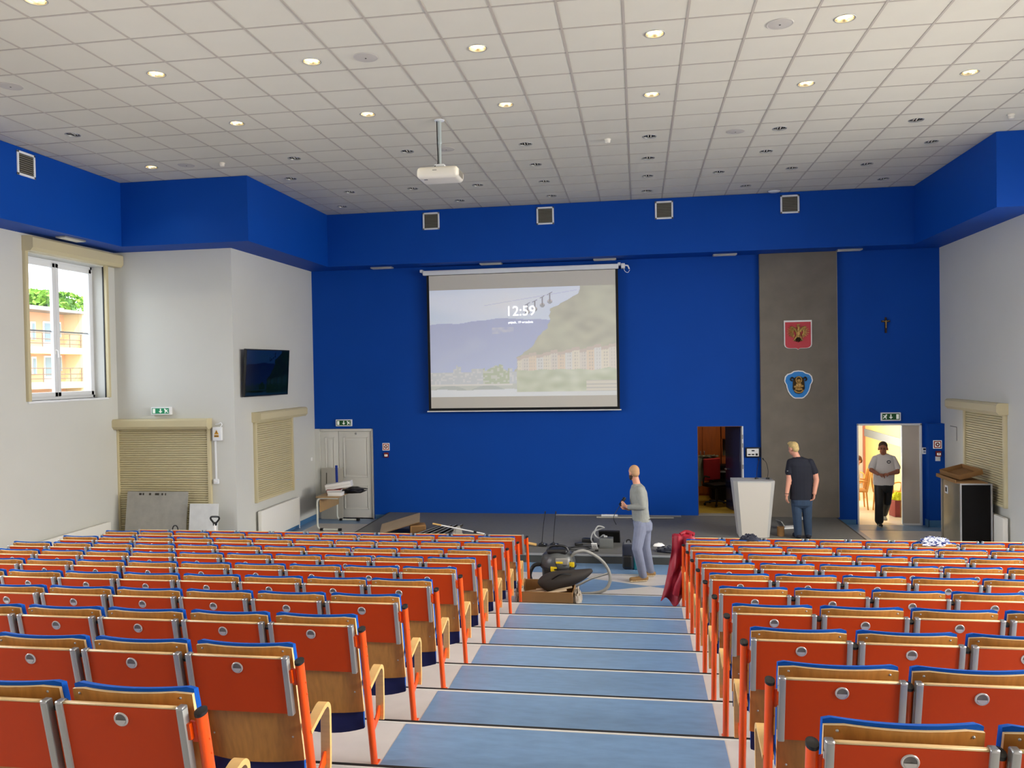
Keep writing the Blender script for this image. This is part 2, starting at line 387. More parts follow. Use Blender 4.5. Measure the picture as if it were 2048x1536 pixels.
_g.lathe([(.0215, 0), (.022, .0035), (.0265, .0045), (.029, .002), (.0292, -.002)], 22, 0, G_)
_g.lathe([(.0005, -.0015 + .002), (.0215, .002)], 22, 1, G_)
_g.add([(math.cos(a) * .021, math.sin(a) * .021, .0035 + .002 * (math.sin(a) < -.2)) for a in [PI + .15 + i * (PI - .3) / 10 for i in range(11)]], [tuple(range(11))], 0, False, G_)
M_GROM = _g.mesh('pull_cup', ['grommet', 'grommet_dark'])
_p = MB(); FOOT = Vector((0, .272, 0)); CAP = Vector((0, .272 - .2 * .885, .885))
_p.tube([FOOT, CAP], .0205, 14, 0, ry=.029, up=(1, 0, 0)); _p.rbox(-.022, .022, .24, .33, 0, .006, .003, 1)
for zq in (.72, .78): _p.ball((.02, .272 - .2 * zq, zq), .005, 8, 4, 0)
M_POST = _p.mesh('post', 'orange_metal')
M_CAP = MB().tube([CAP - Vector((0, -.0005, .003)), CAP + Vector((0, -.002, .010)), CAP + Vector((0, -.0025, .0125))], [.0218, .0218, .014], 14, 0, ry=[.0305, .0305, .02], up=(1, 0, 0)).mesh('post_cap', 'black')
M_BRK = {}
for s in (-1, 1):
    _b = MB()
    _b.add([(s * .006, .265, .845), (s * .006, .265, .765), (s * .034, TY + .012, .86), (s * .034, TY + .012, .775), (s * .006, .275, .845), (s * .006, .275, .765), (s * .036, TY + .024, .86), (s * .036, TY + .024, .775)],
           [(0, 1, 3, 2), (4, 6, 7, 5), (0, 2, 6, 4), (1, 5, 7, 3), (2, 3, 7, 6)], 0, False, LEAN)
    _b.box(s * .033 - .006, s * .033 + .006, TY - .006, TY + .026, .79, .855, 0, LEAN)
    M_BRK[s] = _b.mesh('bracket', 'orange_metal')
_path = [(0, .165, .515), (0, .22, .532), (0, .30, .556), (0, .345, .568), (0, .375, .566), (0, .397, .548), (0, .405, .52), (0, .405, .44), (0, .403, .34), (0, .398, .25), (0, .392, .225)]
_a = MB(); _pts = spline(_path, 3)
_n = len(_pts); _vs = []
for i, q in enumerate(_pts):
    t = (_pts[min(i + 1, _n - 1)] - _pts[max(0, i - 1)]).normalized(); nn = Vector((0, -t.z, t.y))
    _vs += [q + nn * .012 + Vector((-.025, 0, 0)), q + nn * .012 + Vector((.025, 0, 0)), q - nn * .012 + Vector((.025, 0, 0)), q - nn * .012 + Vector((-.025, 0, 0))]
_a.add(_vs, [(4 * i + k, 4 * i + (k + 1) % 4, 4 * i + 4 + (k + 1) % 4, 4 * i + 4 + k)[::-1] for i in range(_n - 1) for k in range(4)] + [(0, 1, 2, 3), (4 * _n - 1, 4 * _n - 2, 4 * _n - 3, 4 * _n - 4)], 0, True)
M_ARM = _a.mesh('armrest', 'beech')
_q = MB(); _q.prism([(.215, .33), (.245, .19), (.385, .25), (.39, .315), (.37, .32), (.29, .26)], -.004, .004, 'x'); M_GUS = _q.mesh('arm_bracket', 'orange_metal')
M_SCREW = MB().lathe([(.0005, .003), (.004, .002), (.0055, 0)], 10, 0, Matrix.Rotation(PI / 2, 4, 'X')).mesh('screw', 'alu_matt')
def add_post(t, x, sides=(-1, 1)):
    p_ = put('post', M_POST, t, (x, 0, 0)); put('post_cap', M_CAP, p_)
    for s in sides: put('bracket', M_BRK[s], p_)
def add_arm(t, x):
    a_ = put('armrest', M_ARM, t, (x, 0, 0)); put('arm_bracket', M_GUS, a_)
def add_tablet(t):
    tb = put('writing_tablet', M_TAB, t); put('tablet_edge', M_TEDGE, tb); put('pull_cup', M_GROM, tb)
    for s in (-1, 1): put('side_profile', M_PROF, tb, (s * .247, 0, 0))
NUM = 'first second third fourth fifth sixth seventh eighth ninth tenth eleventh twelfth'.split()
def seat(k, side, i):
    x = (-1.8415 - PITCH * i) if side < 0 else (.9335 + PITCH * i)
    blk = 'left' if side < 0 else 'right'
    if k:
        t = thing('auditorium_seat', 'orange tablet-backed seat, %s block, %s row from stage, %s seat from centre aisle' % (blk, NUM[k - 1], NUM[i]), 'seat', (x, nos(k + 1), zst(k)), 0, 'seats of the %s block' % blk)
        bk = put('backrest', M_BACK, t); put('back_cushion', M_PAD, t); put('seat_pad', M_SEAT, t)
        for sx in (-.21, .21):
            put('screw', M_SCREW, bk, (sx, .264 + ys(.93) + .03, .93)); put('screw', M_SCREW, bk, (sx, .264 + ys(.47) + .03, .47))
    else:
        t = thing('front_desk_panel', 'folded orange tablet on posts before the %s block, %s from centre aisle' % (blk, NUM[i]), 'desk panel', (x, nos(1), 0), 0, 'front desk panels of the %s block' % blk)
    xp = -.2925 if side > 0 and i == 0 else -PITCH / 2
    add_tablet(t); add_post(t, xp, (1,) if xp < -.29 else (-1, 1))
    if k: add_arm(t, xp)
    if side < 0 and i == 0:
        add_post(t, .30, (-1,))
        if k: add_arm(t, .30)
    return t
for k in range(0, 11):
    d = nos(k + 1) - CAM.y
    for i in range(11):
        if -1.547 - PITCH * i > CAM.x - .90 * d - .75: seat(k, -1, i)
        if .641 + PITCH * i < CAM.x + .455 * d + .5: seat(k, 1, i)
# ------------------------------------------------------------------ doors
mat('door_white', '#dddcd5', .45); mat('door_leaf', '#c9bdae', .5); mat('door_dark', '#232c55', .25)
mat('sign_green', '#1c5b2c', .5); mat('sign_teal', '#17885c', .5, emit=.15); mat('sign_white', '#eef4ea', .5, emit=.25); mat('sign_red', '#b02420', .5); mat('sign_dark_red', '#7d1512', .5)
d = struct(bpy.data.objects.new('door_1', None)); COL.objects.link(d)
m = MB(); m.box(-7.2, -5.85, YW + .16, YW + .2, 0, 2.05); m.build('backing', 'door_white', d)
m = MB(); m.rbox(-7.19, -7.13, YW + .02, YW + .14, 0, 2.04, .006); m.rbox(-5.9, -5.852, YW + .02, YW + .14, 0, 2.04, .006); m.rbox(-7.13, -5.9, YW + .02, YW + .14, 1.99, 2.045, .006); m.build('frame', 'door_white', d)
for a, b in ((-7.125, -6.70), (-6.69, -5.905)):
    m = MB(); m.rbox(a, b, YW + .06, YW + .11, .012, 1.985, .005); lf = m.build('door_leaf', 'door_white', d)
    for z0, z1 in ((.93, 1.86), (.2, .76)):
        fr = MB(); x0, x1 = a + .11, b - .09; y = YW + .06
        for q in ((x0, x1, z0, z0 + .025), (x0, x1, z1 - .025, z1), (x0, x0 + .025, z0, z1), (x1 - .025, x1, z0, z1)): fr.rbox(q[0], q[1], y - .012, y + .002, q[2], q[3], .005)
        fr.rbox(x0 + .06, x1 - .06, y - .009, y + .002, z0 + .06, z1 - .06, .008); fr.build('door_panel', 'door_white', lf)
m = MB(); m.lathe([(.0005, .012), (.02, .01), (.026, 0)], 16, 0, Matrix.Translation((-6.28, YW + .06, 1.93)) @ Matrix.Rotation(PI / 2, 4, 'X')); m.build('peephole', 'alu', d)
m = MB(); m.rbox(-6.685, -6.65, YW + .0, YW + .06, 1.0, 1.03, .008); m.rbox(-6.68, -6.56, YW - .005, YW + .012, 1.005, 1.025, .006); m.build('door_handle', 'alu', d)
# open door to the booth
d = struct(bpy.data.objects.new('door_2', None)); COL.objects.link(d)
mat('frame_wood', '#7a4a22', .5); m = MB(); m.rbox(2.235, 2.262, YW - .012, YW + .22, .155, 2.05, .004); m.build('frame_edge', 'pvc', d); m = MB(); m.rbox(1.318, 1.328, YW + .002, YW + .22, .155, 2.05, .003); m.rbox(1.318, 2.235, YW + .002, YW + .22, 2.04, 2.05, .003); m.build('frame', 'frame_wood', d)
Mh = Matrix.Translation((2.232, YW + .2, .16)) @ Matrix.Rotation(math.radians(104), 4, 'Z')
m = MB(); m.rbox(0, .88, -.02, .02, 0, 1.875, .004, 1, 0, Mh); lf = m.build('door_leaf', 'door_dark', d)
m = MB(); m.rbox(.78, .82, .02, .07, .85, .88, .006, 1, 0, Mh); m.rbox(.70, .82, .06, .075, .855, .875, .005, 1, 0, Mh); m.build('door_handle', 'alu', lf)
for z in (1.15, 1.6, 1.78):
    m = MB(); m.tube([(2.244, YW - .02, z), (2.244, YW - .02, z + .09)], .012, 10); m.build('hinge', 'alu_matt', d)
m = MB(); m.box(1.318, 2.262, YW - .004, YW + .24, .14, .162); m.build('threshold', 'alu_matt', d)
# double door on the right, one leaf open
d = struct(bpy.data.objects.new('door_3', None)); COL.objects.link(d)
m = MB(); m.rbox(4.53, 4.56, YW - .015, YW + .22, 0, 2.08, .005); m.rbox(5.745, 5.785, YW - .015, YW + .22, 0, 2.08, .005); m.rbox(4.53, 5.785, YW - .015, YW + .22, 2.045, 2.085, .005); m.build('frame', 'pvc', d)
m = MB(); m.rbox(5.42, 5.745, YW + .03, YW + .075, .012, 2.045, .005); lf = m.build('door_leaf', 'door_leaf', d)
m = MB(); m.rbox(5.405, 5.422, YW + .025, YW + .08, .012, 2.045, .003); m.build('edge_strip', 'pvc', lf)
m = MB(); m.rbox(5.42, 5.745, YW + .024, YW + .03, .0, .03, .002); m.build('kick_strip', 'pvc', lf)
Mh = Matrix.Translation((4.575, YW + .2, .012)) @ Matrix.Rotation(math.radians(97), 4, 'Z')
m = MB(); m.rbox(0, .83, -.02, .02, 0, 2.03, .004, 1, 0, Mh); m.build('door_leaf', 'pvc', d)
# ------------------------------------------------------------------ emergency exit signs
def exit_sign(loc, w, h, rz, label, flip, green, deep=.045):
    t = thing('exit_sign', label, 'exit sign', loc, rz, 'emergency exit signs')
    m = MB(); m.rbox(-w / 2, w / 2, -deep, 0, -h / 2, h / 2, .008); m.build('housing', 'pvc', t)
    m = MB(); m.box(-w / 2 + .025, w / 2 - .025, -deep - .002, -deep + .002, -h / 2 + .022, h / 2 - .022); fc = m.build('sign_face', green, t)
    s = -1 if flip else 1; y = -deep - .004; q = h / 2 - .03
    def poly(name, pts):
        mm = MB(); mm.prism([(s * u * w / .39, v * h / .16) for u, v in pts][::s], y, y + .002, 'y'); mm.build(name, 'sign_white', fc)
    poly('door_mark', [(-.155, -.045), (-.105, -.045), (-.105, .045), (-.155, .045)])
    poly('arrow_mark', [(-.01, .045), (.012, .045), (.012, -.005), (.04, -.005), (.001, -.045), (-.038, -.005), (-.01, -.005)])
    poly('runner_mark', [(.075, .048), (.10, .042), (.115, .02), (.15, .028), (.152, .018), (.125, .004), (.16, -.03), (.148, -.038), (.11, -.012), (.098, -.046), (.082, -.044), (.092, .0), (.078, .022)])
    return t
exit_sign((-6.52, YW, 2.185), .385, .155, 0, 'green exit sign above the white panelled double door', False, 'sign_green')
exit_sign((5.183, YW, 2.228), .385, .17, 0, 'green exit sign above the open bright doorway', True, 'sign_green')
exit_sign((-8.665, YP, 2.672), .39, .145, 0, 'green exit sign above the wide beige roller shutter', False, 'sign_teal', .075)
# ------------------------------------------------------------------ fire call points and small plates
def fire_point(x, z, y, lab):
    t = thing('fire_sign', 'square red fire hose sign with white ring ' + lab, 'fire sign', (x, y, z))
    m = MB(); m.rbox(-.083, .083, -.006, 0, -.083, .083, .004); m.build('plate', 'sign_white', t)
    m = MB(); m.box(-.07, .07, -.008, -.005, -.07, .07); m.build('red_field', 'sign_red', t)
    m = MB(); m.box(-.05, .05, -.010, -.007, -.05, .05); m.build('white_field', 'sign_white', t)
    R = Matrix.Rotation(PI / 2, 4, 'X')
    m = MB(); m.lathe([(.016, .0115), (.04, .0115), (.04, .0)], 24, 0, R); m.build('ring', 'sign_dark_red', t)
    t = thing('fire_call_point', 'small red fire alarm call point ' + lab, 'alarm button', (x + .01, y, z - .185))
    m = MB(); m.rbox(-.05, .05, -.045, 0, -.055, .055, .008); b = m.build('housing', 'sign_dark_red', t)
    m = MB(); m.rbox(-.035, .035, -.05, -.043, -.03, .018, .004); b = m.build('glass_plate', 'sign_white', t)
    m = MB(); m.lathe([(.0005, .052), (.012, .052)], 12, 0, R); m.build('button', 'sign_red', b)
fire_point(-5.55, 1.636, YW, 'beside the white panelled door')
fire_point(6.012, 1.672, 9.02, 'beside the open bright doorway')
def plate(name, label, cat, x, y, z, w, h, dp, m_='pvc', parts=()):
    t = thing(name, label, cat, (x, y, z)); m = MB(); m.rbox(-w / 2, w / 2, -dp, 0, -h / 2, h / 2, .006); m.build('cover', m_, t)
    for (n, a, b, c, d_, mm) in parts: q = MB(); q.rbox(a, b, -dp - .004, -dp + .002, c, d_, .002, 1); q.build(n, mm, t)
    return t
plate('light_switch', 'square white light switch under the right fire alarm button', 'switch', 6.015, 9.02, 1.385, .095, .095, .012, 'pvc', [('rocker', -.03, .03, -.03, .03, 'white')])
plate('thermostat', 'white wall controller on the frame of the open doorway', 'controller', 5.815, 9.2, 1.53, .085, .135, .035, 'pvc', [('display', -.025, .025, .015, .045, 'black'), ('button', -.02, .02, -.04, -.015, 'alu')])
t = thing('control_panel', 'wall control panel with white face and black sockets beside grey panel', 'control panel', (2.45, YW, 1.5))
m = MB(); m.rbox(-.15, .15, -.05, 0, -.105, .105, .008); m.build('housing', 'black', t)
m = MB(); m.box(-.125, .115, -.055, -.048, -.08, .08); f = m.build('face_plate', 'white', t)
for a, b, c, e in ((-.03, .03, .025, .05), (-.105, -.05, -.055, -.03), (-.03, .025, -.055, -.03), (.05, .095, -.065, -.02)):
    m = MB(); m.rbox(a, b, -.06, -.054, c, e, .003, 1); m.build('socket', 'black', f)
# ------------------------------------------------------------------ grey panel with coats of arms, crucifix
mat('panel_grey', '#7a7266', .75, var=.1, scale=3, bump=.1, bscale=30); mat('bronze', '#b99150', .35, metal=.45, var=.35, scale=30); mat('bronze_dark', '#33250f', .4, metal=.7); mat('shield_red', '#c63442', .4); mat('shield_blue', '#0f7fce', .4)
t = thing('wall_panel', 'tall plain grey plaster panel standing out from the blue front wall', 'wall panel', (3.38, YW, .156))
m = MB(); m.rbox(-.765, .765, -.105, -.001, 0, ZB - .158, .006); m.build('slab', 'panel_grey', t)
m = MB(); m.box(.766, .782, -.06, -.001, 0, ZB - .158); m.build('edge_trim', 'alu_matt', t)
def outline(pts, k): 
    cx = sum(p[0] for p in pts) / len(pts); cy = sum(p[1] for p in pts) / len(pts); return [(cx + (a - cx) * k, cy + (b - cy) * k) for a, b in pts]
YE = YW - .106
e = thing('eagle_shield', 'red shield with white border and bronze crowned eagle on grey panel', 'coat of arms', (3.365, YE, 3.94))
sh = [(-.275, .30), (-.275, -.2), (-.26, -.245), (-.22, -.272), (-.17, -.28), (-.05, -.28), (-.025, -.285), (0, -.31), (.025, -.285), (.05, -.28), (.17, -.28), (.22, -.272), (.26, -.245), (.275, -.2), (.275, .30)]
m = MB(); m.prism(sh, -.025, 0, 'y'); m.build('border', 'white', e)
m = MB(); m.prism(outline(sh, .925), -.03, -.02, 'y'); m.build('field', 'shield_red', e)
m = MB()
m.ball((0, -.045, .03), .055, 12, 8, 0, (.8, .5, 1.7)); m.tube(spline([(0, -.05, .08), (.012, -.055, .13), (.005, -.055, .165), (-.02, -.055, .175)], 4), [.03, .03, .03, .029, .028, .027, .026, .025, .024, .022, .018, .012, .005], 8)
m.ball((.0, -.055, .168), .026, 10, 6); m.tube([(-.02, -.057, .17), (-.05, -.057, .158)], [.012, .002], 6)
for i in range(5): m.tube([(-.02 + i * .011, -.055, .19), (-.026 + i * .014, -.055, .222)], [.007, .004], 5)
body = m.build('eagle_body', 'bronze', e)
for s in (-1, 1):
    m = MB(); m.tube(spline([(s * .03, -.045, .06), (s * .07, -.05, .12), (s * .12, -.05, .155), (s * .16, -.045, .15)], 4), [.03] * 4 + [.026] * 4 + [.022] * 4 + [.012], 8)
    for i in range(9):
        a = math.radians(62 - i * 17); L = .10 + .03 * math.sin(i * .5); c = (s * (.075 + .02 * math.cos(a)), .10 - i * .012)
        m.tube([(c[0], -.042, c[1]), (c[0] + s * math.cos(a) * L, -.04, c[1] + math.sin(a) * L * .9)], [.017, .006], 6)
        m.tube([(c[0], -.05, c[1]), (c[0] + s * math.cos(a) * L * .55, -.05, c[1] + math.sin(a) * L * .5)], [.014, .006], 6)
    m.build('eagle_wing', 'bronze', e)
    m = MB(); m.tube([(s * .03, -.045, -.03), (s * .075, -.045, -.09)], [.026, .014], 8)
    for q in (-.03, 0, .03): m.tube([(s * .075, -.045, -.09), (s * .075 + q, -.048, -.125)], [.009, .004], 6)
    m.build('eagle_leg', 'bronze', e)
m = MB()
for i in range(-2, 3): m.tube([(i * .012, -.042, -.05), (i * .034, -.04, -.155 + abs(i) * .012)], [.018, .010], 6)
m.build('eagle_tail', 'bronze_dark', e)
e = thing('town_crest', 'light blue lobed shield with bronze relief figure on grey panel', 'coat of arms', (3.365, YE, 2.91))
cr = []
for a, b in ((0, .295), (.09, .285), (.15, .245), (.22, .225), (.265, .175), (.285, .09), (.275, .05), (.245, .0), (.235, -.06), (.21, -.14), (.17, -.21), (.11, -.27), (.07, -.288), (0, -.288)): cr.append((a, b))
cr = cr + [(-a, b) for a, b in cr[::-1][1:-1]]
cr = cr[::-1]
m = MB(); m.prism(cr, -.025, 0, 'y'); m.build('border', 'white', e)
m = MB(); m.prism(outline(cr, .92), -.03, -.02, 'y'); m.build('field', 'shield_blue', e)
m = MB(); m.prism([(-.11, .10), (-.12, -.08), (-.07, -.17), (0, -.19), (.07, -.17), (.12, -.08), (.11, .10), (.06, .16), (-.06, .16)], -.045, -.028, 'y'); m.build('relief_ground', 'bronze_dark', e)
m = MB()
m.tube([(math.cos(a) * .055, -.05, .10 + math.sin(a) * .065) for a in [2 * PI * i / 18 for i in range(18)]], .013, 6, closed=True)
m.ball((0, -.05, .085), .035, 10, 8, 0, (1, .6, 1.1)); m.ball((0, -.048, -.01), .06, 10, 8, 0, (1, .5, 1)); m.ball((-.06, -.05, -.04), .038, 10, 8, 0, (1, .6, .8)); m.ball((.06, -.05, -.03), .036, 10, 8, 0, (1.1, .6, .7)); m.ball((0, -.05, -.09), .055, 10, 8, 0, (1.4, .5, .6))
m.tube(spline([(-.09, -.05, -.11), (-.05, -.055, -.15), (0, -.055, -.16), (.05, -.055, -.15), (.09, -.05, -.11)], 4), .016, 8)
m.build('relief_figure', 'bronze', e)
for s in (-1, 1):
    m = MB(); m.tube(spline([(s * .09, -.045, .12), (s * .125, -.05, .15), (s * .15, -.05, .135), (s * .155, -.045, .10), (s * .125, -.045, .08)], 4), .014, 8); m.build('relief_scroll', 'bronze_dark', e)
mat('wood_dark', '#2a170d', .6)
e = thing('crucifix', 'small dark wooden crucifix high on the blue wall over the doorway', 'crucifix', (5.108, YW, 4.1))
m = MB(); m.rbox(-.018, .018, -.03, 0, -.16, .16, .005); m.build('upright', 'wood_dark', e)
m = MB(); m.rbox(-.085, .085, -.032, -.002, .06, .096, .005); m.build('crossbar', 'wood_dark', e)
m = MB(); m.tube([(0, -.04, .07), (0, -.042, -.06)], [.014, .008], 8); m.ball((0, -.045, .088), .014, 8, 6); m.tube([(-.065, -.038, .09), (0, -.04, .068), (.065, -.038, .09)], .006, 6); m.build('figure', 'bronze', e)
# ------------------------------------------------------------------ projection screen
mat('screen_fabric', '#d6d1c6', .9); mat('screen_black', '#08080a', .8); mat('screen_white', '#ffffff', .9, emit=1.3)
def vmat(name, emit, rough=.9, dim=1.0):
    m = bpy.data.materials.new(name); m.use_nodes = True; nt = m.node_tree; b = nt.nodes['Principled BSDF']; a = nt.nodes.new('ShaderNodeVertexColor'); a.layer_name = 'Col'
    nt.links.new(a.outputs[0], b.inputs['Base Color']); nt.links.new(a.outputs[0], b.inputs['Emission Color']); b.inputs['Emission Strength'].default_value = emit; b.inputs['Roughness'].default_value = rough
    b.inputs['Specular IOR Level'].default_value = .2; MT[name] = m
vmat('projected_picture', .3); vmat('tv_picture', 1.1, .15)
from mathutils import noise as _ns
def nz(x, y, s=1, o=0): return _ns.noise(Vector((x * s, y * s, o)))
def lerp(a, b, t): return tuple(p + (q - p) * t for p, q in zip(a, b))
def hill_edge(v):      # left border of the wooded hill, u as a function of v
    P = [(1.0, .815), (.93, .805), (.87, .74), (.80, .66), (.71, .655), (.62, .64), (.55, .59), (.45, .555), (.36, .48), (.25, .47)]
    for (v1, u1), (v0, u0) in zip(P, P[1:]):
        if v >= v0: t = (v - v0) / (v1 - v0); return u0 + (u1 - u0) * t
    return .46
def picture(u, v):
    sky = lerp((.80, .84, .87), (.85, .87, .89), min(1, max(0, .5 + nz(u, v * 2, 3))))
    sky = lerp(sky, (.90, .90, .88), max(0, 1 - abs(u - .42) * 4) * max(0, 1 - abs(v - .85) * 5))
    ml = .675 + .045 * math.exp(-((u - .42) / .25) ** 2) + .012 * nz(u, 0, 9) + .02 * max(0, u - .5)
    c = sky
    if v < ml:
        c = lerp((.69, .71, .79), (.73, .76, .82), min(1, max(0, (ml - v) * 2))); k = nz(u, v, 6, 3); c = lerp(c, (.78, .80, .82), max(0, k) * .35)
        if abs(u - .40) < .06 and .58 < v < .64: c = lerp(c, (.80, .80, .80), .5 + nz(u, v, 30))
    he = hill_edge(v) + .012 * nz(u, v, 22)
    if u > he:
        c = lerp((.71, .70, .60), (.76, .75, .64), .5 + nz(u, v, 14)); c = lerp(c, (.78, .78, .66), max(0, nz(u, v, 5, 2)))
    if v < .30:
        if u < .48:
            top = .23 + .03 * (nz(math.floor(u * 40) * .37, 1, 5) > .05) + (.05 if .14 < u < .17 else 0) + (.06 * max(0, 1 - abs(u - .36) / .07))
            if v < top:
                c = (.77, .78, .75) if abs(u - .36) > .07 else (.72, .75, .62)
                if nz(math.floor(u * 90), math.floor(v * 60), .71, 8) > .15: c = lerp(c, (.85, .84, .80), .55)
        if v < .12:
            c = (.76, .77, .70); ar = ((u % .21) - .105) / .10
            if u < .45 and .06 < v < .105 - .05 * ar * ar: c = (.70, .72, .66)
            if u < .45 and .105 < v < .12: c = (.84, .83, .77)
        if v < .065 + .01 * nz(u, 0, 8): c = lerp((.84, .85, .82), (.80, .80, .74), max(0, u - .4))
    bt = .36 + .19 * (u - .48) + .012 * (math.floor(u * 26) % 3)
    if u > .475 and .2 < v < bt:
        i = math.floor(u * 26); base = ((.86, .83, .73), (.84, .81, .73), (.86, .80, .69), (.84, .83, .77))[i % 4]; c = base
        if (u * 26) % 1 > .12 and (u * 78) % 1 < .4 and (v * 34) % 1 < .55: c = lerp(base, (.70, .68, .62), .5)
        if v > bt - .03: c = (.79, .74, .66)
    if u > .47 and v < .24 + .03 * nz(u, 0, 12) and v > .04:
        c = lerp((.73, .75, .62), (.80, .81, .70), .5 + nz(u, v, 16))
        if u > .84 and v < .14: c = (.82, .80, .71) if (v * 30) % 1 > .3 else (.74, .73, .66)
    for gu, gv in ((.535, .775), (.575, .80), (.615, .835), (.655, .865)):
        dx, dy = (u - gu) * 1.72, v - gv
        if dx * dx + dy * dy < .022 ** 2: c = (.66, .66, .63) if dy < .003 else (.78, .75, .70)
        if abs(dx) < .0035 and 0 < dy < .075: c = (.60, .59, .57)
        if abs(dx) < .022 and abs(dy - .075 - dx * .5) < .004: c = (.62, .61, .60)
    if abs(v - (.93 + .24 * (u - .655))) < .0025 and .3 < u < .80: c = lerp(c, (.70, .70, .70), .5)
    return c
def pale(u, v):
    c = picture(u, v); g = sum(c) / 3; return tuple(min(1, .85 * x + .08 * g + .07 + (.03 if i == 2 else 0)) for i, x in enumerate(c))
def pic_mesh(name, nu, nv, P, fn, mt):
    mb = MB(); mb.grid(P, nu, nv, 0, False); me = mb.mesh(name, mt); ca = me.color_attributes.new('Col', 'FLOAT_COLOR', 'POINT')
    d = []
    for j in range(nv + 1):
        for i in range(nu + 1): d += lin(fn(i / nu, j / nv))
    ca.data.foreach_set('color', d); return me
ps = thing('projection_screen', 'white roll-down projection screen showing a pale mountain town picture', 'projection screen', (-2.4, 9.05, 0))
m = MB(); m.rbox(-2.165, 2.115, -.05, .06, 5.43, 5.535, .02, 3); m.build('roller_case', 'pvc', ps)
for x in (-2.2, 2.13):
    m = MB(); m.rbox(x - .03, x + .03, -.04, .17, 5.5, 5.56, .008); m.build('wall_bracket', 'pvc', ps)
m = MB(); m.rbox(2.17, 2.25, -.03, .17, 5.44, 5.54, .01); m.tube([(2.24, 0, 5.5), (2.31, 0, 5.49), (2.34, .02, 5.42)], .016, 8); m.build('motor_box', 'white', ps)
m = MB(); m.tube(spline([(2.22, -.02, 5.45), (2.25, -.03, 5.37), (2.31, -.02, 5.34), (2.35, .02, 5.40)], 5), .006, 6); m.build('motor_cable', 'white', ps)
m = MB(); m.box(-2.09, 2.10, -.003, .0, 2.44, 5.44); m.build('black_border', 'screen_black', ps)
fa = MB().box(-2.034, 2.046, -.006, -.003, 2.5, 5.42).build('fabric', 'screen_fabric', ps)
put('projected_image', pic_mesh('projected_image', 300, 190, lambda u, v: (-2.03 + 4.07 * u, -.0075, 2.745 + 2.35 * v), pale, 'projected_picture'), fa)
text_mesh('clock_digits', '12:59', .30, 'screen_white', fa, (-.005, -.009, 4.435), (PI / 2, 0, 0), .0006, 'CENTER')
text_mesh('date_line', 'piątek, 19 września', .068, 'screen_white', fa, (-.005, -.009, 4.315), (PI / 2, 0, 0), .0006, 'CENTER')
m = MB(); m.tube([(-2.125, -.004, 2.43), (2.13, -.004, 2.43)], .014, 10); m.build('bottom_bar', 'white', ps)
# ------------------------------------------------------------------ ventilation grilles and soffit luminaires
mat('grille_dark', '#3b372d', .6); mat('grille', '#8d897c', .4, metal=.3); mat('strip_lamp', '#d9d6cd', .5)
def vent(loc, rz, label, w=.365):
    t = thing('ventilation_grille', label, 'grille', loc, rz, 'ventilation grilles under the ceiling'); q = w / 2
    m = MB(); m.box(-q + .02, q - .02, -.004, .0, -q + .02, q - .02); m.build('duct_back', 'grille_dark', t)
    m = MB()
    for a in ((-q, q, q - .035, q), (-q, q, -q, -q + .035), (-q, -q + .035, -q, q), (q - .035, q, -q, q)): m.rbox(a[0], a[1], -.02, 0, a[2], a[3], .004, 1)
    m.build('frame', 'pvc', t)
    for i in range(9):
        z = -q + .055 + i * (w - .11) / 8; m = MB(); m.box(-q + .035, q - .035, -.016, -.012, z - .006, z + .006, 0); m.build('slat', 'grille', t)
    return t
for i, x in enumerate((-4.23, -1.777, .665, 3.135)):
    vent((x, 8.558, 6.53), 0, 'square louvred air grille on front bulkhead, %s from the left' % NUM[i])
vent((-8.979, 2.67, 6.535), PI / 2, 'square louvred air grille on the left blue bulkhead over the window')
for i, x in enumerate((-5.47, -3.02, -.57, 1.9, 4.35)):
    t = thing('soffit_light', 'slim white lamp under front bulkhead, %s from the left' % NUM[i], 'lamp', (x, 8.95, ZB), 0, 'slim lamps under the front bulkhead')
    m = MB(); m.rbox(-.24, .24, -.09, .09, -.03, 0, .006); m.build('housing', 'alu_matt', t); m = MB(); m.rbox(-.225, .225, -.075, .075, -.034, -.028, .003, 1); m.build('diffuser', 'strip_lamp', t)
t = thing('soffit_light', 'slim white lamp under the left bulkhead over the window shutter box', 'lamp', (-9.2, 3.9, ZB))
m = MB(); m.rbox(-.09, .09, -.25, .25, -.03, 0, .006); m.build('housing', 'alu_matt', t); m = MB(); m.rbox(-.075, .075, -.235, .235, -.034, -.028, .003, 1); m.build('diffuser', 'strip_lamp', t)
mat('projector_white', '#e4ded0', .4)
# ------------------------------------------------------------------ ceiling fittings
mat('reflector', '#d8d0c0', .18, metal=.9); mat('can_dark', '#17140f', .6); mat('lamp_on', '#ffe9a8', .4, emit=3.2, ecol='#ffe6a6'); mat('tube_off', '#efe9dc', .4)
_m = MB(); _m.lathe([(.092, .012), (.094, -.004), (.103, -.0055), (.106, -.002), (.106, .0035)], 28); RING = _m.mesh('trim_ring', 'alu_matt')
_m = MB(); _m.lathe([(.0005, .10), (.06, .10), (.088, .03), (.093, .004)], 24); CAN = _m.mesh('reflector', 'reflector')
_m = MB(); _m.lathe([(.0005, .14), (.085, .14), (.093, .03), (.094, .004)], 24); CAN_OFF = _m.mesh('housing_can', 'can_dark')
_m = MB(); _m.lathe([(.0005, .035), (.05, .033), (.084, .028)], 20)
for x in (-.03, .03): _m.tube([(x, -.06, .022), (x, .06, .022)], .012, 8)
BULB = _m.mesh('lamp_disc', 'lamp_on')
_m = MB()
for x in (-.02, .022): _m.tube([(x, -.05, .03), (x, .075, .02)], .009, 8)
BULB_OFF = _m.mesh('lamp_tube', 'tube_off')
_m = MB()
for x in (-.05, .052): _m.box(x - .004, x + .004, -.05, .05, .01, .05)
FINS = _m.mesh('reflector_fins', 'reflector')
def colrow(i, r): return '%s column, %s row' % (i, r)
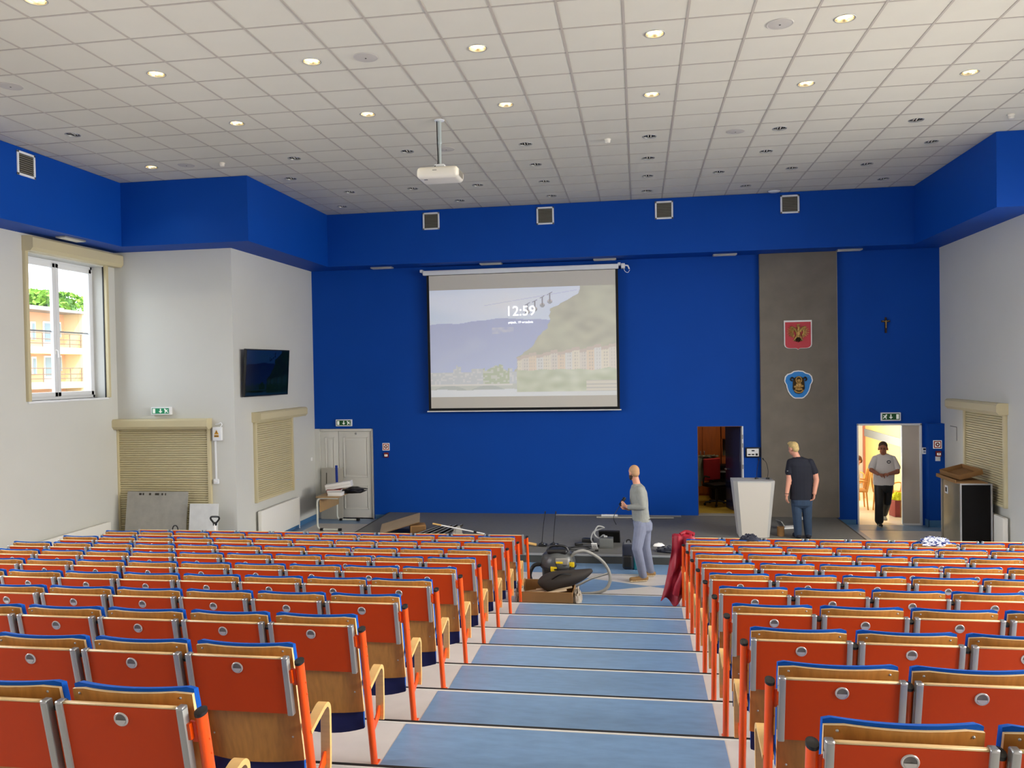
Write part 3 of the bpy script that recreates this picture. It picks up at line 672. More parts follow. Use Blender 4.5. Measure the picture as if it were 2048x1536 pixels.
ROWN = {-3: 'rearmost', 0: 'second rearmost', 3: 'third rearmost', 6: 'fourth rearmost', 8: 'fifth rearmost', 10: 'sixth rearmost', 12: 'frontmost'}
def side_word(row, i):
    xs = sorted(a for a, b in LIT + OFF if b == row); return NUM[xs.index(i)]
for (i, r) in LIT + OFF:
    on = (i, r) in LIT
    t = thing('downlight', '%s round ceiling downlight, %s row, %s from left' % ('glowing warm' if on else 'unlit', ROWN[r], side_word(r, i)), 'downlight', ((i + .5) * .625, (r + .5) * .625, ZC + .004), 0, 'recessed ceiling downlights')
    put('trim_ring', RING, t)
    if on:
        put('reflector', CAN, t); put('lamp_disc', BULB, t)
        l = bpy.data.lights.new('downlight_beam', 'SPOT'); l.energy = 30; l.color = (1, .84, .6); l.spot_size = math.radians(120); l.spot_blend = .8; l.shadow_soft_size = .07
        lo = bpy.data.objects.new('downlight_beam', l); COL.objects.link(lo); lo.location = (0, 0, -.012); lo.parent = t
    else:
        put('housing_can', CAN_OFF, t); put('lamp_tube', BULB_OFF, t); put('reflector_fins', FINS, t)
mat('speaker_white', '#bdb8b0', .6)
for n_, (i, r) in enumerate([(-5, 0), (2, 0), (-12, 0), (-12, 6), (-5, 6), (2, 6)]):
    t = thing('ceiling_speaker', 'flush round grey ceiling speaker, %s row, %s from left' % ('rear' if r == 0 else 'front', {-12: 'first', -5: 'second', 2: 'third'}[i]), 'speaker', ((i + .5) * .625, (r + .5) * .625, ZC + .004), 0, 'round ceiling speakers')
    m = MB(); m.lathe([(.118, -.006), (.128, -.008), (.135, -.003), (.135, 0)], 28); m.build('rim', 'speaker_white', t)
    m = MB(); m.lathe([(.0005, -.013), (.06, -.0115), (.118, -.006)], 28); g_ = m.build('grille', 'speaker_white', t)
    m = MB(); m.lathe([(.0005, -.016), (.009, -.0155), (.01, -.012)], 12); m.build('logo_badge', 'grille_dark', g_)
for lab, (i, r) in (('left', (-11, 6)), ('middle', (-1, 6)), ('right', (8, 6))):
    t = thing('smoke_detector', 'small white smoke detector hanging from ceiling, %s one of three' % lab, 'smoke detector', ((i + .5) * .625, (r + .5) * .625, ZC + .004), 0, 'ceiling smoke detectors')
    m = MB(); m.lathe([(.05, 0), (.05, -.015), (.046, -.018)], 20); m.build('base', 'projector_white', t)
    m = MB(); m.lathe([(.046, -.018), (.04, -.03), (.042, -.045), (.03, -.06), (.0005, -.062)], 20); m.build('sensor_head', 'projector_white', t)
t = thing('emergency_light', 'flat white emergency lamp on ceiling at the front bulkhead', 'lamp', (2.81, 8.38, ZC))
m = MB(); m.lathe([(.0005, -.03), (.09, -.028), (.115, -.012), (.12, 0)], 24); m.build('dome', 'pvc', t); m = MB(); m.lathe([(.12, 0), (.13, -.006), (.13, 0)], 24); m.build('rim', 'alu', t)
# projector on its ceiling pole
mat('pole_grey', '#b8c2c2', .35, metal=.4)
t = thing('ceiling_projector', 'white video projector hanging from the ceiling on a grey pole', 'projector', (-2.56, 2.62, ZC))
m = MB(); m.tube([(0, 0, 0), (0, 0, -.33)], .026, 14); m.tube([(0, 0, -.3), (0, 0, -.62)], .020, 14); m.lathe([(.028, -.33), (.03, -.32), (.03, -.30), (.028, -.295)], 14); m.build('pole', 'pole_grey', t)
m = MB(); m.lathe([(.0005, -.002), (.07, -.002), (.07, -.012), (.026, -.02)], 18); m.build('ceiling_flange', 'pvc', t)
m = MB(); m.rbox(-.07, .07, -.06, .06, -.65, -.615, .01); m.tube([(.06, 0, -.63), (.12, .05, -.68)], .01, 6); m.tube([(-.06, 0, -.63), (-.12, -.05, -.68)], .01, 6); m.build('mount', 'pvc', t)
m = MB(); m.rbox(-.29, .29, -.21, .22, -.835, -.675, .075, 5); b = m.build('body', 'projector_white', t)
m = MB(); m.lathe([(.03, 0), (.05, .012), (.055, 0)], 18, 0, Matrix.Translation((-.1, .22, -.75)) @ Matrix.Rotation(-PI / 2, 4, 'X')); m.lathe([(.0005, .004), (.045, .004)], 18, 1, Matrix.Translation((-.1, .22, -.75)) @ Matrix.Rotation(-PI / 2, 4, 'X')); m.build('lens', ['pvc', 'black_gloss'], b)
m = MB(); m.box(.2895, .291, -.12, .12, -.80, -.715); 
m.build('side_vent', 'grille', b)
m = MB(); m.rbox(-.06, .0, -.2115, -.209, -.738, -.728, .001, 1); m.build('logo_strip', 'grille', b)
m = MB(); m.rbox(-.2, -.15, -.13, -.10, -.838, -.834, .002, 1); m.build('lock_slot', 'black', b)
m = MB(); m.tube(spline([(-.035, -.01, -.0), (-.032, -.012, -.3), (-.025, -.02, -.58), (-.05, -.05, -.63), (-.07, -.08, -.67)], 6), .007, 6); m.build('cable', 'black', t)
# ------------------------------------------------------------------ roller shutters
def shutter(origin, rz, w, z0, z1, bw0, bw1, label, boxh=.19, boxd=.19, boxlab=None, closed=True):
    t = thing('roller_shutter', label, 'roller shutter', origin, rz)
    prof = [(0, z1 + boxh), (-boxd + .03, z1 + boxh), (-boxd, z1 + boxh - .03), (-boxd, z1 + .05), (-boxd + .045, z1), (0, z1)]
    m = MB(); m.prism([(a, b) for a, b in prof][::-1], bw0, bw1, 'x'); bx = m.build('shutter_box', 'shutter', t)
    for x, s in ((bw0, -1), (bw1, 1)):
        m = MB(); m.prism([(a, b) for a, b in outline(prof, 1.02)][::-1], min(x, x + s * .02), max(x, x + s * .02), 'x'); m.build('end_cap', 'shutter', bx)
    for s in (-1, 1):
        m = MB(); x = s * (w / 2 + .025); m.rbox(x - .03, x + .03, -.06, 0, z0, z1, .006); m.build('guide_rail', 'shutter', t)
    if closed:
        n = int((z1 - z0) / .0415); hh = (z1 - z0) / n; ms = MB()
        ms.add([(s * w / 2, y, z) for s in (-1, 1) for y, z in ((-.022, .002), (-.034, hh * .3), (-.034, hh * .62), (-.026, hh - .006), (-.018, hh - .003), (-.012, hh))],
               [(i, i + 1, 6 + i + 1, 6 + i)[::-1] for i in range(5)], 0, False); sm_ = ms.mesh('slat', 'shutter')
        for i in range(n): put('slat', sm_, t, (0, 0, z0 + i * hh))
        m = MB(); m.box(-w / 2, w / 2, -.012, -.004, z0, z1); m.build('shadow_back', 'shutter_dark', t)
        m = MB(); m.rbox(-w / 2, w / 2, -.045, -.01, z0, z0 + .05, .008); m.build('bottom_rail', 'shutter', t)
    return t
shutter((-8.66, YP, 0), 0, 1.80, .003, 2.335, -1.05, .955, 'wide beige roller shutter covering the recessed side doorway')
shutter((XPL, 7.1, 0), PI / 2, 1.60, .84, 2.40, -.88, 1.28, 'beige roller shutter over the window below the television')
shutter((XPR, 7.09, 0), -PI / 2, 1.60, .86, 2.425, -1.35, .87, 'beige roller shutter over the window behind the black flight case')
shutter((XL, 4.28, 0), PI / 2, 1.92, 2.945, 5.36, -1.0, 1.24, 'beige rolled-up shutter box and rails round the open window', .235, .2, closed=False)
# ------------------------------------------------------------------ windows
def window(name, x, y0, y1, z0, z1, s):
    w = struct(bpy.data.objects.new(name, None)); COL.objects.link(w); t_ = .06
    m = MB()
    for a, b, c, d in ((y0, y1, z0, z0 + .06), (y0, y1, z1 - .06, z1), (y0, y0 + .06, z0, z1), (y1 - .06, y1, z0, z1)): m.rbox(x - .03, x + .04, a, b, c, d, .008)
    m.build('window_frame', 'pvc', w); ym = (y0 + y1) / 2 - .02
    for a, b in ((y0 + .05, ym - .002), (ym + .002, y1 - .05)):
        m = MB()
        for q in ((a, b, z0 + .05, z0 + .13), (a, b, z1 - .13, z1 - .05), (a, a + .075, z0 + .05, z1 - .05), (b - .075, b, z0 + .05, z1 - .05)): m.rbox(x - s * .03 - .03, x - s * .03 + .03, q[0], q[1], q[2], q[3], .008)
        sa = m.build('sash', 'pvc', w)
        zc = z0 + (z1 - z0) * .49
        m = MB(); m.rbox(x - .012, x + .012, a + .06, b - .06, zc - .014, zc + .014, .004); m.build('glazing_bar', 'alu', sa)
        for c, d in ((z0 + .12, zc - .012), (zc + .012, z1 - .12)):
            m = MB(); m.box(x - .002, x + .002, a + .07, b - .07, c, d); m.build('pane', 'glass', sa)
    m = MB(); m.rbox(x - s * .07, x - s * .055, ym - .055, ym - .02, z0 + .78, z0 + .86, .006); m.tube([(x - s * .065, ym - .038, z0 + .85), (x - s * .11, ym - .038, z0 + .84), (x - s * .115, ym - .036, z0 + .72)], .011, 8); m.build('window_handle', 'white', w)
    m = MB(); m.rbox(min(x, x - s * .30), max(x, x - s * .30), y0 - .03, y1 + .03, z0 - .035, z0, .008); m.build('window_sill', 'pvc', w)
    return w
window('window_1', XL - .27, WIN[0], WIN[1], WIN[2], WIN[3], -1)
mat('black_trim', '#141414', .5)
m = MB(); m.box(XL - .02, XL + .002, WIN[1] - .012, WIN[1], WIN[2], WIN[3]); m.build('seal_strip', 'black_trim', bpy.data.objects['window_1'])
for n_, (a, b) in enumerate(WIN_L): window('window_%d' % (n_ + 2), XL - .27, a, b, 2.95, 5.34, -1)
for n_, (a, b) in enumerate(WIN_R): window('window_%d' % (n_ + 6), XR + .27, a, b, 2.95, 5.34, 1)
# ------------------------------------------------------------------ radiators
def radiator(loc, rz, L, h, label):
    t = thing('radiator', label, 'radiator', loc, rz)
    m = MB(); m.rbox(-L / 2, L / 2, -.105, -.085, 0, h, .008); m.build('front_panel', 'radiator', t)
    m = MB(); m.rbox(-L / 2, L / 2, -.045, -.03, .01, h - .01, .006); m.build('back_panel', 'radiator', t)
    for s in (-1, 1): m = MB(); m.rbox(s * L / 2 - .006, s * L / 2 + .006, -.1, -.03, .012, h - .012, .003); m.build('end_plate', 'radiator', t)
    m = MB()
    for i in range(int(L / .05)): m.box(-L / 2 + .03 + i * .05, -L / 2 + .036 + i * .05, -.085, -.045, h - .02, h - .006)
    m.box(-L / 2, L / 2, -.088, -.042, h - .008, h - .002); m.build('top_grille', 'radiator', t)
    m = MB(); m.tube([(L / 2 + .0, -.065, .06), (L / 2 + .05, -.065, .06), (L / 2 + .05, -.065, -.1)], .012, 8); m.ball((L / 2 + .05, -.065, .08), .025, 10, 6); m.build('valve', 'pvc', t)
    m = MB(); m.rbox(-.3, -.27, -.03, 0, .1, h - .05, .004); m.rbox(.27, .3, -.03, 0, .1, h - .05, .004); m.build('wall_bracket', 'pvc', t)
    return t
radiator((XPL + .03, 7.14, .1), PI / 2, 1.76, .585, 'white panel radiator under the shutter below the television')
radiator((XL + .03, 4.23, .12), PI / 2, 1.7, .56, 'white panel radiator low on the left wall beneath the window')
radiator((XPR - .012, 7.0, .1), -PI / 2, 1.7, .62, 'white panel radiator half hidden behind the black flight case')
# ------------------------------------------------------------------ television
t = thing('television', 'black flat television on wall arm showing a dark mountain picture', 'television', (-7.04, 6.5, 3.35), math.radians(90 - 6.5))
t.rotation_euler = (math.radians(4), 0, math.radians(90 - 6.5))
m = MB(); m.rbox(-.755, .755, -.02, .03, -.45, .45, .008); b = m.build('housing', 'black', t)
put('picture', pic_mesh('picture', 90, 60, lambda u, v: (-.735 + 1.47 * u, -.0215, -.43 + .86 * v), lambda u, v: tuple(max(0, (c - .67) * f) * .85 for c, f in zip(picture(u, v), (.12, .5, 1.0))), 'tv_picture'), b)
m = MB(); m.rbox(-.2, .2, .03, .06, -.2, .2, .01); m.rbox(-.03, .03, .05, .17, -.04, .04, .01); m.build('wall_arm', 'black', t)
# ------------------------------------------------------------------ left recess details
t = thing('shutter_control_box', 'white electrical box with yellow warning triangle beside the wide shutter', 'electrical box', (-7.56, YP, 2.24))
m = MB(); m.rbox(-.085, .085, -.07, 0, -.125, .125, .012); bx = m.build('housing', 'pvc', t)
mat('warn_yellow', '#d39a1e', .5); mat('warn_dark', '#3a2a0c', .5)
m = MB(); m.prism([(-.05, -.01), (.04, -.01), (-.005, .075)], -.073, -.069, 'y'); w_ = m.build('warning_triangle', 'warn_yellow', bx)
m = MB(); m.prism([(-.006, .045), (.006, .05), (-.001, .03), (.008, .03), (-.008, .005), (-.003, .022), (-.012, .022)], -.0755, -.0725, 'y'); m.build('bolt_mark', 'warn_dark', w_)
m = MB(); m.box(-.05, .04, -.073, -.069, -.06, -.022); w_ = m.build('warning_text_plate', 'warn_yellow', bx)
for z in (-.033, -.048): m = MB(); m.box(-.042, .032, -.0745, -.0725, z - .004, z + .004); m.build('text_line', 'warn_dark', w_)
m = MB(); m.tube(spline([(.06, -.04, .125), (.09, -.04, .17), (.06, -.03, .2), (.02, -.03, .18), (-.05, -.02, .17)], 5), .01, 6); m.build('cable', 'pvc', t)
m = MB(); m.rbox(-.075, -.045, -.025, 0, -.85, -.125, .005); m.build('cable_duct', 'pvc', t)
t = thing('wall_socket', 'small white socket at the foot of cable duct by wide shutter', 'socket', (-7.615, YP, 1.36)); m = MB(); m.rbox(-.04, .05, -.05, 0, -.045, .045, .01); m.build('housing', 'pvc', t); m = MB(); m.lathe([(.0005, .056), (.02, .054), (.022, .05)], 14, 0, Matrix.Rotation(PI / 2, 4, 'X')); m.build('socket_face', 'white', t)
t = thing('wall_switch', 'single white wall switch on left pier near the panelled door', 'switch', (XPL, 9.0, 1.38), PI / 2); m = MB(); m.rbox(-.04, .04, -.012, 0, -.04, .04, .004); m.build('frame', 'pvc', t); m = MB(); m.rbox(-.028, .028, -.016, -.01, -.028, .028, .003); m.build('rocker', 'white', t)
t = thing('wall_hatch', 'small white inspection hatch outline on right pier beside shutter', 'hatch', (XPR, 8.56, 1.93), -PI / 2); m = MB(); m.rbox(-.16, .16, -.008, 0, -.13, .13, .004); m.build('cover', 'wall_white', t); m = MB(); m.box(-.16, .17, -.004, 0, .13, .14); m.box(.16, .17, -.004, 0, -.13, .14); m.build('gap_line', 'grille_dark', t)
# gypsum boards leaning on the shutter
mat('board_grey', '#a8a69e', .8, var=.1, scale=6); mat('board_white', '#d6d8d8', .8, var=.08, scale=5)
t = thing('plasterboard_sheet', 'large grey plasterboard sheet leaning against the wide roller shutter', 'board', (-8.7, 5.2, .004)); t.rotation_euler = (math.radians(-9), 0, 0)
m = MB(); m.rbox(-.61, .61, -.0065, .0065, 0, 1.2, .002, 1); b = m.build('sheet', 'board_grey', t)
for i, (x, w_) in enumerate(((-.37, .05), (-.30, .03), (-.17, .04), (-.05, .05), (.0, .03), (.08, .03), (.15, .02))): m = MB(); m.box(x, x + w_, -.0085, -.006, 1.13, 1.17); m.build('printed_mark', 'grille_dark', b)
t = thing('plasterboard_offcut', 'smaller white plasterboard offcut leaning right of the grey sheet', 'board', (-7.71, 5.14, .004)); t.rotation_euler = (math.radians(-7), 0, 0)
m = MB(); m.rbox(-.28, .28, -.0065, .0065, 0, .995, .002, 1); b = m.build('sheet', 'board_white', t); m = MB(); m.box(-.282, -.28, -.006, .006, 0, .99); m.build('paper_edge', 'grille_dark', b)
# long handled tool and small hook behind the last row
t = thing('shovel', 'white shaft with black D-shaped grip standing behind the front left row', 'shovel', (-6.97, 4.3, 0))
m = MB(); m.tube([(0, 0, .25), (0, 0, .82)], .022, 12); m.build('shaft', 'white', t)
m = MB(); m.tube(spline([(0, 0, .80), (-.035, 0, .85), (-.075, 0, .90), (-.065, 0, .935), (0, 0, .94), (.065, 0, .935), (.075, 0, .90), (.035, 0, .85), (0, 0, .80)], 4), .016, 8); m.rbox(-.03, .03, -.02, .02, .79, .85, .01); m.build('grip', 'black', t)
m = MB(); m.grid(lambda u, v: ((u - .5) * .24 * (1 - .25 * (1 - v) ** 2), .03 * (2 * u - 1) ** 2 - .02, .002 + .27 * v), 8, 6); m.grid(lambda u, v: ((u - .5) * .24 * (1 - .25 * (1 - v) ** 2), .03 * (2 * u - 1) ** 2 - .014, .002 + .27 * v), 8, 6, flip=True); m.build('blade', 'alu_matt', t)
t = thing('walking_stick', 'dark curved cane handle rising behind the front left row', 'cane', (-7.46, 3.92, 0))
m = MB(); m.tube(spline([(-.045, 0, .74), (-.048, 0, .80), (-.03, 0, .845), (0, 0, .86), (.03, 0, .845), (.047, 0, .80), (.047, 0, .72)], 5), .010, 8); m.build('handle', 'black', t)
m = MB(); m.tube([(.047, 0, .003), (.047, 0, .05), (.047, 0, .5), (.047, 0, .73)], [.012, .010, .010, .010], 8); m.build('shaft', 'black', t)
# ------------------------------------------------------------------ things at the front of the hall
mat('lectern', '#cfcac0', .45); mat('lectern_side', '#b9b9b6', .45)
t = thing('lectern', 'white tapered lectern with chamfered sides standing on the stage', 'lectern', (2.165, 7.2, .157))
m = MB()
tb, tt = (.26, .22), (.36, .30); ch = .07
def ring(w, dd, z, c): return [(-w + c, -dd, z), (w - c, -dd, z), (w, -dd + c, z), (w, dd, z), (-w, dd, z), (-w, -dd + c, z)]
vs = ring(.27, .2, 0, .05) + ring(.372, .26, 1.02, .075)
m.add(vs, [(0, 1, 7, 6)], 0); m.add(vs, [(1, 2, 8, 7), (5, 0, 6, 11)], 1); m.add(vs, [(2, 3, 9, 8), (3, 4, 10, 9), (4, 5, 11, 10), (5, 4, 3, 2, 1, 0)], 0)
m.build('body', ['lectern', 'lectern_side'], t)
m = MB(); vt = ring(.372, .26, 1.02, .075) + [(a, b, 1.02 + .10 * (.26 - b) / .52 * 0 + .025) for a, b, c in ring(.372, .26, 1.02, .075)]
m.add(vt, [(i, (i + 1) % 6, 6 + (i + 1) % 6, 6 + i) for i in range(6)] + [(6, 7, 8, 9, 10, 11)]); m.build('top', 'lectern_side', t)
for x, b in ((-.04, (.02, .33)), (.16, (.02, .33))):
    s = -1 if x < .05 else 1
    mk = thing('gooseneck_microphone', 'thin black gooseneck microphone on the lectern, %s one' % ('left' if s < 0 else 'right'), 'microphone', (2.165 + x + .12, 7.25, 1.205))
    m = MB(); m.lathe([(.0005, .03), (.03, .028), (.035, .0)], 14); m.build('base', 'black', mk)
    m = MB(); m.tube(spline([(0, 0, .02), (s * .01, .0, .16), (-s * .02, 0, .30), (-s * .07, -.02, .36)] if s > 0 else [(0, 0, .02), (.01, 0, .15), (.03, 0, .28), (.05, -.01, .35)], 5), .005, 6); m.build('stem', 'black', mk)
    m = MB(); e = (-s * .07, -.02, .36) if s > 0 else (.05, -.01, .35); m.tube([e, (e[0] - .02, e[1] - .02, e[2] + .03)], [.009, .011], 8); m.build('capsule', 'black', mk)
# flight case
mat('case_black', '#060404', .6, spec=.2); mat('case_alu', '#a8a592', .3, metal=.75, var=.08, scale=4); mat('cardboard', '#977043', .85, var=.06, scale=6); mat('cardboard_dark', '#7d5c36', .9)
t = thing('flight_case', 'tall black flight case with aluminium door standing by right wall', 'flight case', (5.755, 6.93, 0))
m = MB(); m.rbox(-.235, .235, -.42, .42, .10, 1.235, .006); m.build('body', 'case_black', t)
m = MB(); m.rbox(-.25, -.236, -.41, .36, .12, 1.215, .004); m.build('door_panel', 'case_alu', t)
m = MB(); m.rbox(-.252, -.236, .375, .42, .12, 1.215, .004); m.build('door_panel', 'case_alu', t)
m = MB()
for x in (-.245, .245):
    for y in (-.43, .43): m.rbox(x - .014, x + .014, y - .014, y + .014, .10, 1.24, .004)
for z in (.10, 1.23):
    for y in (-.43, .43): m.rbox(-.25, .25, y - .013, y + .013, z - .012, z + .012, .004)
    for x in (-.245, .245): m.rbox(x - .013, x + .013, -.43, .43, z - .012, z + .012, .004)
m.build('edge_profiles', 'alu', t)
m = MB(); m.rbox(-.256, -.248, .12, .26, .98, 1.12, .004); lk = m.build('latch_dish', 'pvc', t); m = MB(); m.rbox(-.262, -.254, .16, .22, 1.01, 1.09, .003); m.build('latch', 'black', lk)
for x in (-.18, .18):
    for y in (-.34, .34):
        m = MB(); m.tube([(x - .02, y, .05), (x + .02, y, .05)], .048, 16); m.rbox(x - .03, x + .03, y - .03, y + .03, .055, .1, .004); m.build('castor', 'rubber', t)
t = thing('flattened_cardboard', 'flattened brown cardboard box lying on top of the flight case', 'cardboard', (5.72, 6.93, 1.245))
m = MB(); m.rbox(-.29, .22, -.45, .45, 0, .012, .003); m.build('base_sheet', 'cardboard', t)
for (a, b, c, d_) in ((-.30, -.288, -.45, .45),): m = MB(); m.rbox(a, b, c, d_, .0, .06, .003); m.build('side_flap', 'cardboard', t)
m = MB(); m.rbox(-.29, .22, .44, .452, 0, .06, .003); m.build('side_flap', 'cardboard', t)
t = thing('cardboard_tray', 'open brown cardboard tray tilted on top of the flight case', 'cardboard', (5.72, 7.05, 1.33)); t.rotation_euler = (math.radians(3), math.radians(-13), math.radians(10))
m = MB(); m.rbox(-.2, .22, -.3, .3, .0, .01, .003); m.build('base_sheet', 'cardboard', t)
for q in ((-.2, .22, -.305, -.295), (-.2, .22, .295, .305), (-.205, -.195, -.3, .3), (.215, .225, -.3, .3)): m = MB(); m.rbox(*q, .0, .085, .003); m.build('side_wall', 'cardboard', t)
# table by the left door
mat('table_wood', '#b08f63', .45, var=.1, scale=6, stretch=(1, 6, 1)); mat('table_steel', '#d5d8cf', .35)
t = thing('school_table', 'small wooden table on bent pale steel tube legs by the panelled door', 'table', (-6.4, 8.42, 0))
m = MB(); m.rbox(-.25, .25, -.62, .62, .70, .722, .004); m.build('table_top', 'table_wood', t)
for y in (-.57, .55):
    pts = [(.22, y, .685)] + [(-.15 - .09 * math.sin(a), y, .595 + .09 * math.cos(a)) for a in [i * PI / 12 for i in range(7)]] + [(-.24 - .07 * 0 + .09 * (1 - math.cos(a)), y, .115 - .09 * math.sin(a)) for a in [i * PI / 12 for i in range(7)]] + [(.24, y, .025)]
    m = MB(); m.tube(pts, .02, 12); lg = m.build('leg_frame', 'table_steel', t)
    for x in (-.15, .25): m = MB(); m.rbox(x - .035, x + .035, y - .026, y + .026, 0, .05, .006); m.build('foot_cap', 'rubber', lg)
m = MB(); m.rbox(-.2, -.185, -.55, .53, .38, .69, .004); m.build('modesty_panel', 'table_wood', t)
mat('board_pale', '#b3afa4', .7); mat('blue_plastic', '#17389a', .4); mat('binder_red', '#8c3b3a', .5)
def slabthing(name, label, cat, loc, rot, dims, mt, r=.005, extra=None):
    t = thing(name, label, cat, loc); t.rotation_euler = rot; m = MB(); m.rbox(-dims[0] / 2, dims[0] / 2, -dims[1] / 2, dims[1] / 2, 0, dims[2], r); b = m.build('body', mt, t)
    for (nm, box, mm) in (extra or []): q = MB(); q.rbox(*box, .002, 1); q.build(nm, mm, b)
    return t
slabthing('carton', 'long white cardboard carton lying tilted across the small table', 'carton', (-6.33, 8.35, .83), (0, math.radians(-9), math.radians(6)), (.56, .22, .12), 'white', .006, [('seam_line', (-.28, .28, -.1115, -.1085, .055, .06), 'board_pale')])
slabthing('carton', 'short bright white carton on the near edge of small table', 'carton', (-6.27, 7.98, .724), (0, 0, math.radians(3)), (.30, .2, .075), 'white', .006, [('lid', (-.152, .152, -.102, .102, .06, .078), 'white')])
slabthing('folder_stack', 'dull red folders under the long white carton on table', 'folder', (-6.42, 8.28, .724), (0, 0, .2), (.3, .24, .09), 'binder_red', .006, [('paper_block', (-.14, .152, -.122, .1, .01, .08), 'white')])
t = thing('black_cloth', 'crumpled black sheet hanging over right side of the small table', 'cloth', (-6.12, 8.5, .724))
m = MB(); random.seed(3)
m.grid(lambda u, v: ((u - .35) * .46, (v - .5) * .5, .10 * math.exp(-((u - .5) ** 2 + (v - .5) ** 2) * 4) + .03 * nz(u, v, 5) + .012), 14, 14); m.grid(lambda u, v: ((u - .35) * .46, (v - .5) * .5, .001 + .02 * max(0, u - .6)), 14, 14, flip=True); m.build('sheet', 'black', t)
t = slabthing('panel_board', 'grey flat panel standing on edge between table and panelled door', 'board', (-6.82, 9.12, .003), (math.radians(-3), 0, 0), (.52, .02, 1.16), 'board_pale', .003, [('slot', (-.14, -.12, -.012, -.009, .8, 1.05), 'grille_dark')])
slabthing('blue_tube', 'narrow blue plastic strip standing upright on the table corner', 'strip', (-6.6, 8.9, .724), (0, math.radians(-1), 0), (.055, .03, .53), 'blue_plastic', .01, [('foot', (-.04, .04, -.03, .03, 0, .04), 'white')])
# clutter on the stage
ZS = .1575
slabthing('ceiling_slat', 'long pale slat lying along back of stage by the wall', 'slat', (-.38, 9.02, ZS), (0, 0, math.radians(-.4)), (2.65, .06, .03), 'alu', .004, [('white_sleeve', (-.35, .0, -.034, .034, -.0, .034), 'white')])
slabthing('ceiling_slat', 'second shorter pale slat lying in front of the longer one', 'slat', (-.02, 8.83, ZS), (0, 0, math.radians(.6)), (1.6, .05, .025), 'board_pale', .004, [('end_plug', (.78, .805, -.024, .024, .002, .023), 'alu')])
for lab, x, y, dx in (('left', -1.654, 6.03, .065), ('right', -1.45, 6.04, .05)):
    mk = thing('desk_microphone', 'black gooseneck microphone standing on the stage edge, %s of the two' % lab, 'microphone', (x, y, ZS), 0, 'desk microphones on the stage')
    m = MB(); m.rbox(-.06, .09, -.07, .07, 0, .035, .015, 3); m.ball((.0, 0, .04), .03, 12, 8); b = m.build('base', 'black', mk); m = MB(); m.lathe([(.0005, .006), (.01, .005), (.012, 0)], 10, 0, Matrix.Translation((.05, -.03, .035))); m.build('button', 'alu', b)
    m = MB(); m.tube(spline([(0, 0, .04), (dx * .2, 0, .2), (dx * .6, 0, .42), (dx, 0, .58)], 5), .006, 8); m.build('stem', 'black', mk)
    m = MB(); m.tube([(dx, 0, .575), (dx + .005, 0, .62)], .012, 8); m.build('capsule', 'black', mk)
mat('steel_grey', '#6f7271', .45, metal=.3); mat('cable_grey', '#a7a9a8', .5)
t = thing('equipment_box', 'grey metal junction box lying on the stage before the black monitor', 'junction box', (-.505, 6.0, ZS)); m = MB(); m.rbox(-.12, .12, -.09, .09, 0, .17, .006); b = m.build('housing', 'steel_grey', t)
m = MB(); m.rbox(-.09, .08, -.03, .0, .168, .174, .002, 1); m.build('cable_slot', 'black', b); m = MB(); m.rbox(-.105, .105, -.093, -.088, .02, .15, .003, 1); m.build('front_plate', 'steel_grey', b)
t = thing('flat_monitor', 'flat black monitor panel lying on the stage behind junction box', 'monitor', (-.46, 6.42, ZS)); t.rotation_euler = (math.radians(28), 0, math.radians(-2)); m = MB(); m.rbox(-.19, .19, -.02, .02, 0, .26, .006); b = m.build('housing', 'black', t); m = MB(); m.box(-.175, .175, -.022, -.019, .015, .245); m.build('screen', 'black_gloss', b)
t = thing('wall_socket_plate', 'white square socket plate lying on the stage by junction box', 'socket plate', (-.70, 5.87, ZS)); t.rotation_euler = (math.radians(38), 0, math.radians(-8)); m = MB(); m.rbox(-.05, .05, -.01, .01, 0, .14, .006); b = m.build('plate', 'white', t); m = MB(); m.lathe([(.014, .013), (.022, .013), (.024, .01)], 16, 0, Matrix.Translation((0, 0, .075)) @ Matrix.Rotation(PI / 2, 4, 'X')); m.build('socket_ring', 'cable_grey', b)
def coil(name, label, pts, r, mt, n=6): tt = thing(name, label, 'cable', (0, 0, 0)); m = MB(); m.tube(spline(pts, n), r, 6); m.build('cord', mt, tt); e = pts[-1]; m = MB(); m.rbox(e[0] - .03, e[0] + .03, e[1] - .02, e[1] + .02, e[2] - .012, e[2] + .018, .006); m.build('plug', mt, tt); return tt
z = ZS + .007
coil('black_cable', 'black cable running from the stage microphones to junction box', [(-1.45, 6.0, z), (-1.3, 5.85, z), (-1.15, 5.82, z), (-1.05, 5.95, z), (-.9, 5.98, z), (-.78, 5.85, z), (-.92, 5.74, z), (-1.1, 5.72, z), (-1.18, 5.82, z + .012), (-1.05, 5.9, z + .012), (-.8, 5.95, z + .012), (-.66, 6.0, z + .012)], .007, 'rubber')
coil('black_cable', 'looped black cable lying in coils at middle of the stage edge', [(-1.2, 5.62, z), (-1.08, 5.58, z), (-.96, 5.62, z), (-.92, 5.70, z), (-.85, 5.65, z), (-.74, 5.62, z), (-.66, 5.68, z)], .007, 'rubber')
coil('grey_cable', 'thick pale grey cable looping up beside black monitor', [(-.72, 6.1, z + .01), (-.78, 6.15, z + .1), (-.74, 6.2, z + .22), (-.62, 6.22, z + .27), (-.55, 6.2, z + .30), (-.66, 6.16, z + .33), (-.72, 6.14, z + .2), (-.64, 6.12, z + .13), (-.56, 6.08, z + .19), (-.52, 6.02, z + .175)], .014, 'cable_grey')
slabthing('power_adapter', 'small black power adapter lying among cables on stage', 'adapter', (-1.0, 6.1, ZS), (0, 0, .4), (.14, .07, .05), 'black', .012, [('socket', (-.05, -.02, -.037, -.033, .015, .035), 'rubber')])
